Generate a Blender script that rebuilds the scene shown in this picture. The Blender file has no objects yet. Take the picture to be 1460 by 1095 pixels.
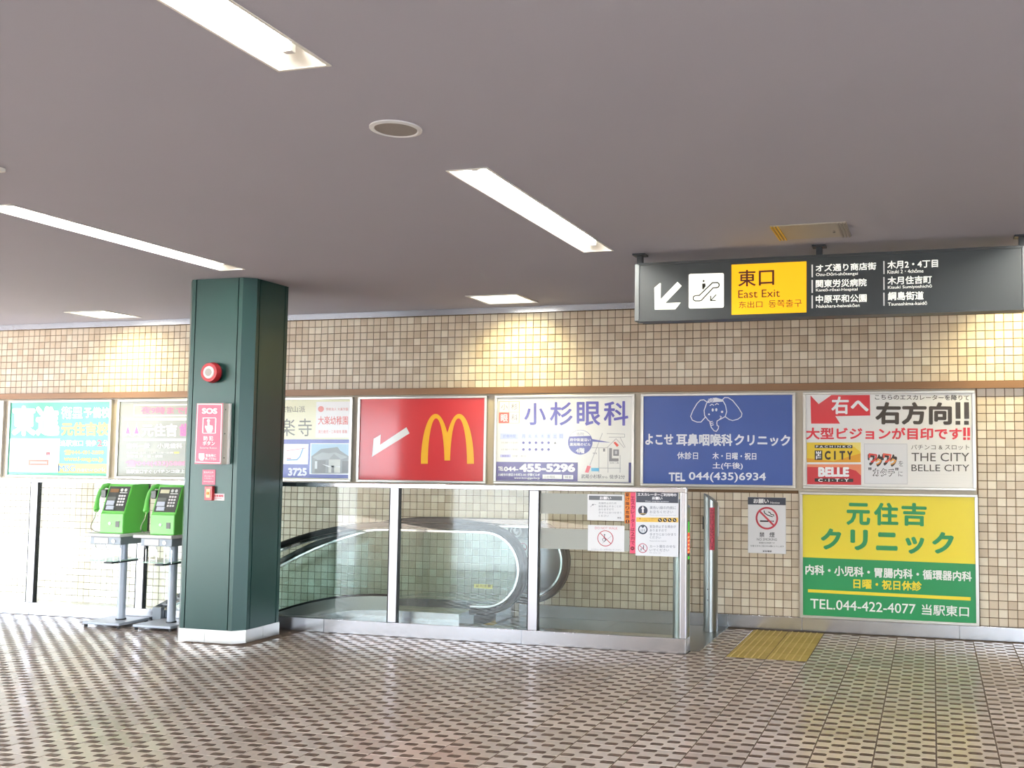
import bpy, bmesh, math, random
from mathutils import Vector
random.seed(7)
C = bpy.context.scene.collection
SC = bpy.context.scene

# ------------------------------------------------------------------ camera
F, CX, CY, YAW, PIT, ROL, H = 1432.7, 932.4, 559.1, -.2702, .0652, .0068, 1.47
_cw, _sw = math.cos(YAW), math.sin(YAW)
FW = Vector((_sw*math.cos(PIT), _cw*math.cos(PIT), math.sin(PIT)))
_r = Vector((_cw, -_sw, 0)); _u = _r.cross(FW)
R2 = _r*math.cos(ROL) + _u*math.sin(ROL); U2 = -_r*math.sin(ROL) + _u*math.cos(ROL)
cam = bpy.data.cameras.new('camera'); camo = bpy.data.objects.new('camera', cam); C.objects.link(camo)
cam.sensor_fit = 'HORIZONTAL'; cam.sensor_width = 36; cam.lens = F/1460*36
cam.shift_x = (730-CX)/1460; cam.shift_y = (CY-547.5)/1460
from mathutils import Matrix
M3 = Matrix((R2, U2, -FW)).transposed()
camo.matrix_world = Matrix.Translation((0, 0, H)) @ M3.to_4x4()
cam.clip_end = 200
SC.camera = camo

def at(px, py, Y):
    """world x, z of the photo pixel on the upright plane y = Y (used to lay out print on flat signs)"""
    d = FW + R2*((px-CX)/F) - U2*((py-CY)/F)
    t = Y/d.y
    return d.x*t, H + d.z*t

# ------------------------------------------------------------------ light and exposure
SKY = 12.0
TUBE = 84.0
SUN = 135.0
SPOT_W = 90.0
w = bpy.data.worlds.new('daylight'); SC.world = w; w.use_nodes = True
nt = w.node_tree; nt.nodes.clear()
wo = nt.nodes.new('ShaderNodeOutputWorld'); bg = nt.nodes.new('ShaderNodeBackground')
bg.inputs[0].default_value = (.80, .90, 1.0, 1); bg.inputs[1].default_value = SKY
nt.links.new(bg.outputs[0], wo.inputs[0])
sl_ = bpy.data.lights.new('sun', 'SUN'); sl_.energy = SUN; sl_.angle = math.radians(.6); sl_.color = (1, .95, .88)
so_ = bpy.data.objects.new('sun', sl_); C.objects.link(so_)
so_.rotation_euler = Vector((.69, .60, -.36)).to_track_quat('-Z', 'Y').to_euler()
SC.view_settings.view_transform = 'Standard'; SC.view_settings.look = 'None'
SC.view_settings.exposure = 0.06; SC.view_settings.gamma = 1.0
SC.view_settings.use_curve_mapping = False
SC.cycles.max_bounces = 10; SC.cycles.diffuse_bounces = 6; SC.cycles.transparent_max_bounces = 24
SC.cycles.glossy_bounces = 6; SC.cycles.sample_clamp_indirect = 6
SC.cycles.caustics_reflective = False; SC.cycles.caustics_refractive = False

# ------------------------------------------------------------------ materials
def lin(h):
    if isinstance(h, str):
        v = [int(h[i:i+2], 16)/255 for i in (0, 2, 4)]
        return tuple(c/12.92 if c <= .04045 else ((c+.055)/1.055)**2.4 for c in v)
    return tuple(h)
MATS = {}
def mat(name, col, rough=.5, metal=0, coat=0, coat_rough=.1, emit=0, noise=0, nscale=8, spec=.5, bump=0, bscale=200):
    if name in MATS: return MATS[name]
    m = bpy.data.materials.new(name); m.use_nodes = True
    n = m.node_tree; b = n.nodes['Principled BSDF']
    c = lin(col)
    b.inputs['Base Color'].default_value = (*c, 1)
    b.inputs['Roughness'].default_value = rough; b.inputs['Metallic'].default_value = metal
    b.inputs['Specular IOR Level'].default_value = spec
    b.inputs['Coat Weight'].default_value = coat; b.inputs['Coat Roughness'].default_value = coat_rough
    if emit:
        b.inputs['Emission Color'].default_value = (*c, 1); b.inputs['Emission Strength'].default_value = emit
    if noise or bump:
        tc = n.nodes.new('ShaderNodeTexCoord')
    if noise:
        t = n.nodes.new('ShaderNodeTexNoise'); t.inputs['Scale'].default_value = nscale; t.inputs['Detail'].default_value = 5
        mp = n.nodes.new('ShaderNodeMapRange'); mp.inputs[3].default_value = 1-noise; mp.inputs[4].default_value = 1+noise
        mx = n.nodes.new('ShaderNodeMix'); mx.data_type = 'RGBA'; mx.blend_type = 'MULTIPLY'; mx.inputs[0].default_value = 1
        mx.inputs[6].default_value = (*c, 1)
        n.links.new(tc.outputs['Object'], t.inputs['Vector']); n.links.new(t.outputs[0], mp.inputs[0])
        n.links.new(mp.outputs[0], mx.inputs[7]); n.links.new(mx.outputs[2], b.inputs['Base Color'])
    if bump:
        t2 = n.nodes.new('ShaderNodeTexNoise'); t2.inputs['Scale'].default_value = bscale
        bp = n.nodes.new('ShaderNodeBump'); bp.inputs['Strength'].default_value = bump; bp.inputs['Distance'].default_value = .002
        n.links.new(tc.outputs['Object'], t2.inputs['Vector']); n.links.new(t2.outputs[0], bp.inputs['Height'])
        n.links.new(bp.outputs[0], b.inputs['Normal'])
    MATS[name] = m
    return m
def steel(name, col, rough=.3, streak=(1, 1, 60)):
    """brushed stainless steel: fine streaks in the roughness"""
    m = mat(name, col, rough, 1)
    n = m.node_tree; b = n.nodes['Principled BSDF']
    tc = n.nodes.new('ShaderNodeTexCoord'); mp = n.nodes.new('ShaderNodeMapping'); mp.inputs['Scale'].default_value = streak
    t = n.nodes.new('ShaderNodeTexNoise'); t.inputs['Scale'].default_value = 3; t.inputs['Detail'].default_value = 4
    r = n.nodes.new('ShaderNodeMapRange'); r.inputs[3].default_value = rough-.03; r.inputs[4].default_value = rough+.04
    n.links.new(tc.outputs['Object'], mp.inputs[0]); n.links.new(mp.outputs[0], t.inputs['Vector'])
    n.links.new(t.outputs[0], r.inputs[0]); n.links.new(r.outputs[0], b.inputs['Roughness'])
    return m
def glass(name, tint, refl=1.0, rough=0.0, ior=1.5):
    m = bpy.data.materials.new(name); m.use_nodes = True; n = m.node_tree; n.nodes.clear()
    o = n.nodes.new('ShaderNodeOutputMaterial'); mix = n.nodes.new('ShaderNodeMixShader')
    tr = n.nodes.new('ShaderNodeBsdfTransparent'); tr.inputs[0].default_value = (*tint, 1)
    gl = n.nodes.new('ShaderNodeBsdfGlossy'); gl.inputs['Roughness'].default_value = rough; gl.inputs[0].default_value = (refl, refl, refl, 1)
    fr = n.nodes.new('ShaderNodeFresnel'); ge = n.nodes.new('ShaderNodeNewGeometry'); mr = n.nodes.new('ShaderNodeMapRange')
    mr.inputs[3].default_value = ior; mr.inputs[4].default_value = 1/ior      # the far face of the pane reflects like the near one
    n.links.new(ge.outputs['Backfacing'], mr.inputs[0]); n.links.new(mr.outputs[0], fr.inputs[0])
    n.links.new(fr.outputs[0], mix.inputs[0]); n.links.new(tr.outputs[0], mix.inputs[1]); n.links.new(gl.outputs[0], mix.inputs[2])
    n.links.new(mix.outputs[0], o.inputs[0]); MATS[name] = m
    return m

TILE = [mat('wall_tile_%d' % i, c, .28, noise=.04, nscale=30) for i, c in enumerate(('e0d3be', 'd7c8b1', 'cbbba4', 'eae0cc', 'dccfba'))]
GROUT = mat('wall_grout', '6b5238', .9)
WALLP = mat('plain_wall', 'b4aa9c', .8, noise=.03)
CEIL = mat('ceiling_paint', 'a8a8b4', .9, noise=.02, nscale=2, bump=.15, bscale=120)
FT = [mat('floor_tile_%d' % i, c, .19, noise=.05, nscale=14, spec=.7) for i, c in enumerate(('bcb1a8', 'b6aba2', 'c1b6ad', 'b3a89f'))]
STUD = mat('floor_stud', '54433a', .5, noise=.12, nscale=20, spec=.35)
FG = mat('floor_grout', '64564c', .9)
STEEL = steel('brushed_steel', 'd6d8de', .24)
STEELV = steel('brushed_steel_upright', 'd6d6dc', .34, (60, 60, 1))
POST = steel('post_steel', 'a2a6a5', .36, (40, 40, 1))
PLATE = steel('landing_plate_steel', '8d9190', .32, (1, 40, 1))
CHROME = mat('chrome', 'dcdcdc', .12, 1)
ALU = mat('anodised_aluminium', 'd2d0ca', .35, .85)
BEIGE = mat('beige_panel', 'cfc3ae', .5)
BROWN = mat('brown_moulding', '8a6646', .45, noise=.05)
GREEN = mat('green_metal', '123d38', .36, .25, coat=.3, coat_rough=.3)
GREEND = mat('dark_joint', '0a1413', .7)
PLINTH = steel('plinth_steel', 'cfcdc8', .34)
WHITE = mat('white_enamel', 'efece4', .45)
PLAST = mat('white_plastic', 'e6e6e6', .4)
RUBBER = mat('black_rubber', '0d0e10', .5, spec=.25)
DARK = mat('dark_metal', '2e3236', .45, .3)
SIGNG = mat('sign_grey', '3f4446', .42, .2)
GLASS = glass('partition_glass', (.92, .955, .94), 1.0, ior=1.62)
GLASSG = glass('balustrade_glass', (.89, .945, .935), 1.0)
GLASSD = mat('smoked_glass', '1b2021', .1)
FROST = mat('frosted_film', 'a9ada6', .6)
PHONE = mat('phone_green', '66c654', .35, coat=.3, coat_rough=.1)
PHONED = mat('phone_black_panel', '28302c', .35)
GREY = mat('stand_grey', '8a939a', .4, .3)
GREYL = mat('stand_light_grey', 'b9c3cf', .4, .3)
TACT = mat('tactile_yellow', 'b8a25a', .6, noise=.1, nscale=25)
TACTB = mat('tactile_bar_yellow', 'd0bc76', .55)
REDP = mat('red_plastic', 'b3222c', .3, coat=.3)
BLACKP = mat('black_plastic', '1d1d1f', .45)
LAMP = bpy.data.materials.new('tube_glow'); LAMP.use_nodes = True
_b = LAMP.node_tree.nodes['Principled BSDF']; _b.inputs['Base Color'].default_value = (1, 1, 1, 1)
_b.inputs['Emission Color'].default_value = (1, .97, .90, 1); _b.inputs['Emission Strength'].default_value = TUBE
LAMPQ = bpy.data.materials.new('downlight_glow'); LAMPQ.use_nodes = True
_b = LAMPQ.node_tree.nodes['Principled BSDF']; _b.inputs['Base Color'].default_value = (1, 1, 1, 1)
_b.inputs['Emission Color'].default_value = (1, .97, .84, 1); _b.inputs['Emission Strength'].default_value = 3.5
def ink(col, coat=.8, emit=0):
    n = 'ink_%s_%g_%g' % (col, coat, emit)
    return mat(n, col, .5, 0, coat=coat, coat_rough=.13, emit=emit)

# ------------------------------------------------------------------ mesh helpers
class MB:
    def __init__(s): s.v = []; s.f = []; s.m = []
    def add(s, vs, fs, mi=0):
        o = len(s.v); s.v += [tuple(p) for p in vs]; s.f += [tuple(o+i for i in f) for f in fs]; s.m += [mi]*len(fs); return s
    def box(s, x0, x1, y0, y1, z0, z1, mi=0, ch=0):
        if ch:   # all twelve edges cut by a small chamfer
            bm = bmesh.new(); bmesh.ops.create_cube(bm, size=1)
            for v in bm.verts: v.co = ((x0+x1)/2+v.co.x*(x1-x0), (y0+y1)/2+v.co.y*(y1-y0), (z0+z1)/2+v.co.z*(z1-z0))
            bmesh.ops.bevel(bm, geom=bm.edges[:], offset=ch, segments=2, affect='EDGES', profile=.5)
            bm.verts.index_update()
            s.add([v.co[:] for v in bm.verts], [[v.index for v in f.verts] for f in bm.faces], mi); bm.free(); return s
        return s.add([(x0,y0,z0),(x1,y0,z0),(x1,y1,z0),(x0,y1,z0),(x0,y0,z1),(x1,y0,z1),(x1,y1,z1),(x0,y1,z1)],
                     [(0,3,2,1),(4,5,6,7),(0,1,5,4),(1,2,6,5),(2,3,7,6),(3,0,4,7)], mi)
    def prism(s, pts, y0, y1, mi=0):
        """closed outline in x,z extruded along y"""
        n = len(pts)
        s.add([(x, y0, z) for x, z in pts]+[(x, y1, z) for x, z in pts],
              [tuple(range(n)), tuple(range(2*n-1, n-1, -1))]+[(i, (i+1) % n+0, (i+1) % n+n, i+n)[::-1] for i in range(n)], mi); return s
    def vprism(s, pts, z0, z1, mi=0):
        n = len(pts)
        s.add([(x, y, z0) for x, y in pts]+[(x, y, z1) for x, y in pts],
              [tuple(range(n-1, -1, -1)), tuple(range(n, 2*n))]+[(i, (i+1) % n, (i+1) % n+n, i+n) for i in range(n)], mi); return s
    def cyl(s, p0, p1, r, n=20, mi=0, r1=None):
        p0 = Vector(p0); p1 = Vector(p1); d = (p1-p0).normalized(); r1 = r if r1 is None else r1
        a = d.orthogonal().normalized(); b = d.cross(a)
        ring = lambda p, q: [p+(a*math.cos(2*math.pi*i/n)+b*math.sin(2*math.pi*i/n))*q for i in range(n)]
        s.add(ring(p0, r)+ring(p1, r1), [tuple(range(n-1, -1, -1)), tuple(range(n, 2*n))]+[(i, (i+1) % n, (i+1) % n+n, i+n) for i in range(n)], mi); return s
    def tube(s, path, r, n=8, mi=0):
        P = [Vector(p) for p in path]; rings = []
        up = None
        for i, p in enumerate(P):
            t = (P[min(i+1, len(P)-1)]-P[max(i-1, 0)]).normalized()
            if up is None: up = t.orthogonal().normalized()
            a = (up-t*up.dot(t)).normalized(); up = a; b = t.cross(a)
            rings += [p+(a*math.cos(2*math.pi*k/n)+b*math.sin(2*math.pi*k/n))*r for k in range(n)]
        fs = [(i*n+k, i*n+(k+1) % n, (i+1)*n+(k+1) % n, (i+1)*n+k) for i in range(len(P)-1) for k in range(n)]
        fs += [tuple(range(n-1, -1, -1)), tuple((len(P)-1)*n+k for k in range(n))]
        s.add(rings, fs, mi); return s
    def mesh(s, name, mats, smooth=False):
        me = bpy.data.meshes.new(name); me.from_pydata(s.v, [], s.f)
        for m in (mats if isinstance(mats, (list, tuple)) else [mats]): me.materials.append(m)
        me.polygons.foreach_set('material_index', s.m)
        if smooth:
            me.polygons.foreach_set('use_smooth', [True]*len(s.f))
            try: me.set_sharp_from_angle(angle=math.radians(40))
            except Exception: pass
        me.update(); return me
    def build(s, name, mats, parent=None, smooth=False, **props):
        return link(name, s.mesh(name, mats, smooth), parent, **props)
def link(name, me, parent=None, **props):
    o = bpy.data.objects.new(name, me); C.objects.link(o)
    if parent is not None: o.parent = parent
    for k, v in props.items(): o[k] = v
    return o
def thing(name, label, cat, loc=(0, 0, 0), group=None):
    o = link(name, None, None, label=label, category=cat); o.location = loc
    o.empty_display_size = .1
    if group: o['group'] = group
    return o
def struct(name, me, label, mats=None):
    return link(name, me, None, kind='structure', label=label)
def local(o): return Vector(o.location)

# ------------------------------------------------------------------ flat print
_tc = {}
def text_poly(s, bold):
    key = (s, bold)
    if key in _tc: return _tc[key]
    c = bpy.data.curves.new('lettering', 'FONT'); c.body = s; c.resolution_u = 3
    o = bpy.data.objects.new('lettering', c); C.objects.link(o)
    me = bpy.data.meshes.new_from_object(o)
    v = [(p.co.x, p.co.y) for p in me.vertices]; f = [tuple(p.vertices) for p in me.polygons]
    bpy.data.objects.remove(o); bpy.data.curves.remove(c); bpy.data.meshes.remove(me)
    if v:
        n0 = len(v); f0 = f
        if bold > 0:      # heavier strokes: the same outlines laid over themselves, shifted
            k = 8 if bold > .025 else 6; v0 = v; v = []; f = []
            for i in range(k):
                a = 2*math.pi*i/k+.2; o_ = len(v)
                v += [(x+bold*math.cos(a), y+bold*math.sin(a)) for x, y in v0]; f += [tuple(o_+j for j in q) for q in f0]
        x0 = min(p[0] for p in v); x1 = max(p[0] for p in v); y0 = min(p[1] for p in v); y1 = max(p[1] for p in v)
        v = [((x-x0)/max(x1-x0, 1e-6), (y-y0)/max(y1-y0, 1e-6)) for x, y in v]
    else: n0 = 1
    _tc[key] = (v, f, n0); return _tc[key]
class Print:
    """flat print on an upright sign facing -y: shapes given in crop pixels (ox, oy, scale), collected per colour"""
    def __init__(s, Y, ox=0, oy=0, sc=1):
        s.Y = Y; s.ox = ox; s.oy = oy; s.sc = sc; s.by = {}; s.lay = {}
    def p(s, x, y): return at(s.ox+x/s.sc, s.oy+y/s.sc, s.Y)
    def _m(s, col, lay): return s.by.setdefault((col, lay), MB())
    def poly(s, col, pts, lay=1):
        q = [s.p(*a) for a in pts]
        bm = bmesh.new(); vs = [bm.verts.new((x, 0, z)) for x, z in q]; bm.faces.new(vs)
        bm.normal_update(); r = bmesh.ops.triangulate(bm, faces=bm.faces[:]); bm.verts.index_update()
        fs = []
        for f in bm.faces:
            ids = [v.index for v in f.verts]
            f.normal_update()
            if f.normal.y > 0: ids.reverse()
            fs.append(ids)
        s._m(col, lay).add([(v.co.x, s.Y-lay*.0006, v.co.z) for v in bm.verts], fs); bm.free(); return s
    def rect(s, col, x0, y0, x1, y1, lay=1):
        a = s.p(x0, y0); b = s.p(x1, y1)
        d = s.Y-lay*.0006
        s._m(col, lay).add([(a[0], d, b[1]), (b[0], d, b[1]), (b[0], d, a[1]), (a[0], d, a[1])], [(0, 1, 2, 3)]); return s
    def frame(s, col, x0, y0, x1, y1, t, lay=1):
        s.rect(col, x0, y0, x1, y0+t, lay); s.rect(col, x0, y1-t, x1, y1, lay)
        s.rect(col, x0, y0+t, x0+t, y1-t, lay); s.rect(col, x1-t, y0+t, x1, y1-t, lay); return s
    def disc(s, col, cx, cy, r, lay=1, n=28, rin=0, ry=None):
        c = s.p(cx, cy); e = s.p(cx+r, cy); g = s.p(cx, cy-(ry or r)); rx = abs(e[0]-c[0]); rz = abs(g[1]-c[1]); d = s.Y-lay*.0006
        if rin:
            k = rin/r
            vs = [(c[0]+rx*q*math.cos(2*math.pi*i/n), d, c[1]+rz*q*math.sin(2*math.pi*i/n)) for q in (1, k) for i in range(n)]
            s._m(col, lay).add(vs, [(i, (i+1) % n, (i+1) % n+n, i+n) for i in range(n)])
        else:
            s._m(col, lay).add([(c[0]+rx*math.cos(2*math.pi*i/n), d, c[1]+rz*math.sin(2*math.pi*i/n)) for i in range(n)], [tuple(range(n))])
        return s
    def line(s, col, pts, w, lay=1, close=False):
        q = [Vector((a[0], a[1])) for a in pts]
        if close: q.append(q[0])
        for a, b in zip(q, q[1:]):
            d = b-a
            if d.length < 1e-6: continue
            n = Vector((-d.y, d.x)).normalized()*w/2; e = d.normalized()*w*.25
            s.poly(col, [a-e+n, b+e+n, b+e-n, a-e-n], lay)
        return s
    def text(s, col, t, x0, yl, x1, yr, h, bold=.0, lay=2, rot=0):
        """one line of lettering from x0 to x1 (centre heights yl, yr) and h pixels tall"""
        v, f, n0 = text_poly(t, bold)
        d = s.Y-lay*.0006
        out = []
        for i_, (a, b) in enumerate(v):
            d = s.Y-lay*.0006-.00004*(i_//n0)
            if rot: a, b = 1-b, a
            x = x0+(x1-x0)*a; y = yl+(yr-yl)*a-h*(b-.5)
            X, Z = s.p(x, y); out.append((X, d, Z))
        if out:
            a, b, c = (Vector(out[i]) for i in f[0][:3]); 
            if (b-a).cross(c-a).y > 0: f = [tuple(reversed(q)) for q in f]
        s._m(col, lay).add(out, f); return s
    def down(s, col, t, xl, xr, ytop, ybot, bold=.02, lay=2):
        """vertical lettering, one character under another"""
        n = len(t); st = (ybot-ytop)/n
        for i, ch in enumerate(t):
            if ch == 'ー':
                s.rect(col, (xl+xr)/2-(xr-xl)*.08, ytop+i*st+st*.1, (xl+xr)/2+(xr-xl)*.08, ytop+i*st+st*.85, lay); continue
            s.text(col, ch, xl, ytop+(i+.5)*st, xr, ytop+(i+.5)*st, st*.82, bold, lay)
        return s
    def build(s, parent, coat=.8, emit=0, name='print'):
        for (col, lay), m in s.by.items():
            e = emit(col) if callable(emit) else emit
            o = m.build(name, ink(col, coat, e), None); o.parent = parent
            o.matrix_parent_inverse = Matrix.Translation(-Vector(parent_world(parent)))
        return s
def parent_world(o):
    v = Vector((0, 0, 0))
    while o is not None: v += Vector(o.location); o = o.parent
    return v

# ================================================================== SETTING
XL = -16.0
WY = 8.76; CZ = 2.885; PY = 7.44
# ---- floor: tiles 0.30 x 0.2443 with eight raised studs each
TX, TYD = .30, .2443
def tile_base(m, x0, y0, mi, z=0.0):
    g = .0032
    a, b, c, d = x0+g, x0+TX-g, y0+g*.5, y0+TYD-g*.5; e = .0016; h = .0022
    m.add([(a,c,z-h),(b,c,z-h),(b,d,z-h),(a,d,z-h),(a+e,c+e,z),(b-e,c+e,z),(b-e,d-e,z),(a+e,d-e,z)],
          [(4,5,6,7),(0,1,5,4),(1,2,6,5),(2,3,7,6),(3,0,4,7)], mi)
OCT = [(-.0345,-.011),(-.027,-.0205),(.027,-.0205),(.0345,-.011),(.0345,.011),(.027,.0205),(-.027,.0205),(-.0345,.011)]
def studs(m, x0, y0, mi, z=0.0):
    for k in range(4):
        for j in range(2):
            cx = x0+.0375+.075*k+.0015; cy = y0+(.032 if k % 2 == 0 else .093)+.1222*j
            n = 8
            vs = [(cx+x, cy+y, z) for x, y in OCT]+[(cx+x*.93, cy+y*.88, z+.0012) for x, y in OCT]
            m.add(vs, [tuple(range(n, 2*n))]+[(i, (i+1) % n, (i+1) % n+n, i+n) for i in range(n)], mi)
floor_holes = []
fm = MB()
def slab(m, x0, x1, y0, y1, z, zb):
    m.box(x0, x1, y0, y1, zb, z)
slab(fm, XL, 5, -7, PY+.03, -.0022, -.3)
slab(fm, -1.72, 5, PY+.03, WY, -.0022, -.3)
slab(fm, XL, -11.6, PY+.03, WY, -.0022, -.3)
floor = struct('floor', fm.mesh('floor', FG), 'beige studded tile floor of the concourse')
cells = []
nx0, nx1 = -34, 6
j0 = -11
y_of = lambda j: 5.0+TYD*j
for i in range(nx0, nx1):
    for j in range(-9, 16):
        x = .003+TX*i; y = y_of(j)
        xc, yc = x+TX/2, y+TYD/2
        if yc > PY+.02 and x < -1.83: continue
        if y+TYD > WY+.02: continue
        if -1.5 < xc < -.9 and yc > 7.44+.06: continue
        if -5.83 < xc < -5.17 and 6.75 < yc < 7.4: continue
        # project the tile's centre
        d = Vector((xc, yc, -H)); zz = d.dot(FW); px = CX+F*d.dot(R2)/zz; py = CY-F*d.dot(U2)/zz
        vis = -20 < px < 1480 and py < 1115 and zz > 0
        cells.append((zz if vis else 1e6+zz, x, y, vis))
cells.sort()
near = [c for c in cells if c[3]][:300]
rest = [c for c in cells if c not in near]
protos = []
for mi in range(4):
    m = MB(); tile_base(m, 0, 0, 0); studs(m, 0, 0, 1); protos.append(m.mesh('floor_tile', [FT[mi], STUD]))
for _, x, y, _v in near:
    o = link('floor_tile', random.choice(protos), floor); o.location = (x, y, 0)
m = MB(); m2 = MB()
for _, x, y, _v in rest:
    tile_base(m, x, y, random.randrange(4)); studs(m2, x, y, 0)
m.build('tile_field', FT, floor, kind='stuff'); m2.build('stud_field', STUD, floor, kind='stuff')
# plain floor beyond the tiled part in view
m = MB(); m.box(XL, 5, -7, y_of(-9), -.002, 0); m.box(XL, .003+TX*nx0, y_of(-9), PY, -.002, 0)
m.box(.003+TX*nx1, 5, y_of(-9), WY, -.002, 0); m.build('plain_field', FT[0], floor, kind='stuff')

# ---- ceiling with openings for the fixtures
LANES = [-13.9, -11.05, -8.1, -5.15, -2.2, .75, 3.7]; ROWS = [4.46, 1.1, -2.26, -5.62]
fix = [(x, y) for x in LANES for y in ROWS]
holes = [(x-.1, x+.1, y, y+2.01) for x, y in fix]
SQ = [(-8.35, 8.03), (-3.96, 8.03), (.43, 8.03)]
holes += [(x+.02, x+.48, y+.02, y+.46) for x, y in SQ]
def holed(m, X0, X1, Y0, Y1, z0, z1, hs):
    xs = sorted({X0, X1, *[h[0] for h in hs], *[h[1] for h in hs]})
    for a, b in zip(xs, xs[1:]):
        cx = (a+b)/2; blk = sorted((h[2], h[3]) for h in hs if h[0] < cx < h[1]); y = Y0
        for p, q in blk:
            if p > y: m.box(a, b, y, p, z0, z1)
            y = q
        if y < Y1: m.box(a, b, y, Y1, z0, z1)
m = MB(); holed(m, XL, 5, -7, WY, CZ, CZ+.012, holes); m.box(XL, 5, -7, WY, CZ+.14, CZ+.2)
struct('ceiling', m.mesh('ceiling', CEIL), 'grey painted flat ceiling with sunken strip lights')

# ---- walls
wb = MB(); wb.box(XL, 5, WY, WY+.2, -1.2, CZ+.01)
wall = struct('wall_back', wb.mesh('wall_back', GROUT), 'long wall of small square beige tiles behind the advertising panels')
def wtile(m, x, z, mi, p=.0735, q=.07, y=WY):
    g = .0022; t = .004; e = .002
    a, b, c, d = x+g, x+p-g, z+g, z+q-g
    m.add([(a,y,c),(b,y,c),(b,y,d),(a,y,d),(a+e,y-t,c+e),(b-e,y-t,c+e),(b-e,y-t,d-e),(a+e,y-t,d-e)],
          [(4,5,6,7)[::1],(0,1,5,4),(1,2,6,5),(2,3,7,6),(3,0,4,7)], mi)
P = .0735; tiles = []
xr = 1.61
k = 0
while xr-P*(k+1) > -11.6:
    x = xr-P*(k+1)
    for r in range(10): tiles.append((x, 2.125+.07*r, .07))
    zl = 28 if x > .345 else 15
    lo = -6 if x < -3.7 else 0
    q = .0697 if x > .345 else .0705
    for r in range(lo, zl):
        if -1.12 < x < .345: break
        tiles.append((x, .113+q*r, q))
    k += 1
vis = sorted([t for t in tiles if t[0] < .76 and t[1] > .1 and not (t[1] > 2.39 and -2 < t[0] < .6)], key=lambda t: -t[0])[:300]
vs = set(vis)
tp = {}
wts = (5, 5, 3, 3, 5)
for x, z, q in vis:
    mi = random.choices(range(5), wts)[0]
    if (mi, q) not in tp:
        m = MB(); wtile(m, 0, 0, 0, P, q, 0); tp[(mi, q)] = m.mesh('wall_tile', TILE[mi])
    o = link('wall_tile', tp[(mi, q)], wall); o.location = (x, WY, z)
m = MB()
for t in tiles:
    if t in vs: continue
    wtile(m, t[0], t[1], random.choices(range(5), wts)[0], P, t[2])
m.build('tile_field', TILE, wall, kind='stuff')
struct('wall_right', MB().box(5, 5.2, 1.5, WY, -.3, CZ).box(5, 5.2, -7, 1.5, 2.62, CZ).box(5, 5.2, -2.9, -2.6, 0, 2.62).mesh('wall_right', WALLP), 'right end wall of the concourse, with an unseen opening added to let in daylight')  # unseen opening, added to brighten the right side of the room
m = MB(); m.box(XL-.2, XL, 5.6, WY, -.3, CZ); m.box(XL-.2, XL, -7, 5.6, 2.62, CZ)
for y in (2.2, -1.4, -5): m.box(XL-.2, XL, y, y+.25, 0, 2.62)
struct('wall_left', m.mesh('wall_left', WALLP), 'left end of the concourse, open to daylight between piers')
m = MB(); m.box(-13.6, -11.1, -7.2, -7, -.3, CZ); m.box(-8.6, 1.5, -7.2, -7, -.3, CZ); m.box(-11.1, -8.6, -7.2, -7, 2.62, CZ); m.box(1.5, 5, -7.2, -7, 2.62, CZ); m.box(XL-.2, -13.6, -7.2, -7, 2.62, CZ); m.box(XL-.2, XL, -7.2, -7, 0, CZ)  # the right-hand gap is added for more light on the back wall
struct('wall_front', m.mesh('wall_front', WALLP), 'wall behind the viewer, open to daylight at its left end, through a doorway and an added right-hand opening')
# unseen pavement outside, its colour darkened to stand in for shade
m = MB(); m.box(-45, 20, -30, -7.2, -.12, -.02); m.box(5.2, 20, -7.2, 12, -.12, -.02); m.box(-45, XL-.2, -7.2, 12, -.12, -.02)
struct('ground', m.mesh('ground', mat('pavement', '4a4b4c', .9, noise=.1, nscale=1)), 'pavement outside the openings')
# portals for the daylight that comes in through the openings
def portal(loc, rot, sx, sy):
    pl = bpy.data.lights.new('daylight_portal', 'AREA'); pl.shape = 'RECTANGLE'; pl.size = sx; pl.size_y = sy
    pl.cycles.is_portal = True
    po = bpy.data.objects.new('daylight_portal', pl); C.objects.link(po); po.location = loc; po.rotation_euler = rot
portal((-14.8, -7.25, 1.31), (math.radians(90), 0, 0), 2.4, 2.6)
portal((-9.85, -7.25, 1.31), (math.radians(90), 0, 0), 2.5, 2.6)
portal((3.25, -7.25, 1.31), (math.radians(90), 0, 0), 3.5, 2.6)
portal((5.25, -2.7, 1.31), (0, math.radians(90), 0), 2.6, 8.4)
portal((XL-.25, -.7, 1.31), (0, math.radians(-90), 0), 2.6, 12.6)

# ---- trims and baseboards
m = MB(); m.box(-11.6, 5, WY-.03, WY, 2.828, CZ); o = struct('trim_1', m.mesh('trim_1', STEEL), 'thin shiny metal strip between tiles and ceiling')
m = MB(); m.box(-11.6, 5, WY-.045, WY, 2.063, 2.123); struct('trim_2', m.mesh('trim_2', BROWN), 'brown metal band running above the advertising panels')
m = MB(); m.box(-11.6, -1.12, WY-.012, WY, 1.195, 2.062); m.box(-1.12, .352, WY-.012, WY, .113, 2.062)
struct('trim_3', m.mesh('trim_3', BEIGE), 'beige backing strip between the advertising panels')
bb = MB()
bx = [-1.73, -1.09, .2, 1.7, 5]
bo = link('baseboard_back', None, None, kind='structure', label='brushed steel skirting along the tiled wall')
for a, b in zip([-3.7]+bx, bx):
    MB().box(a+.001, b-.001, WY-.03, WY, 0, .113, ch=.002).build('skirting_panel', STEEL, bo)

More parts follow.
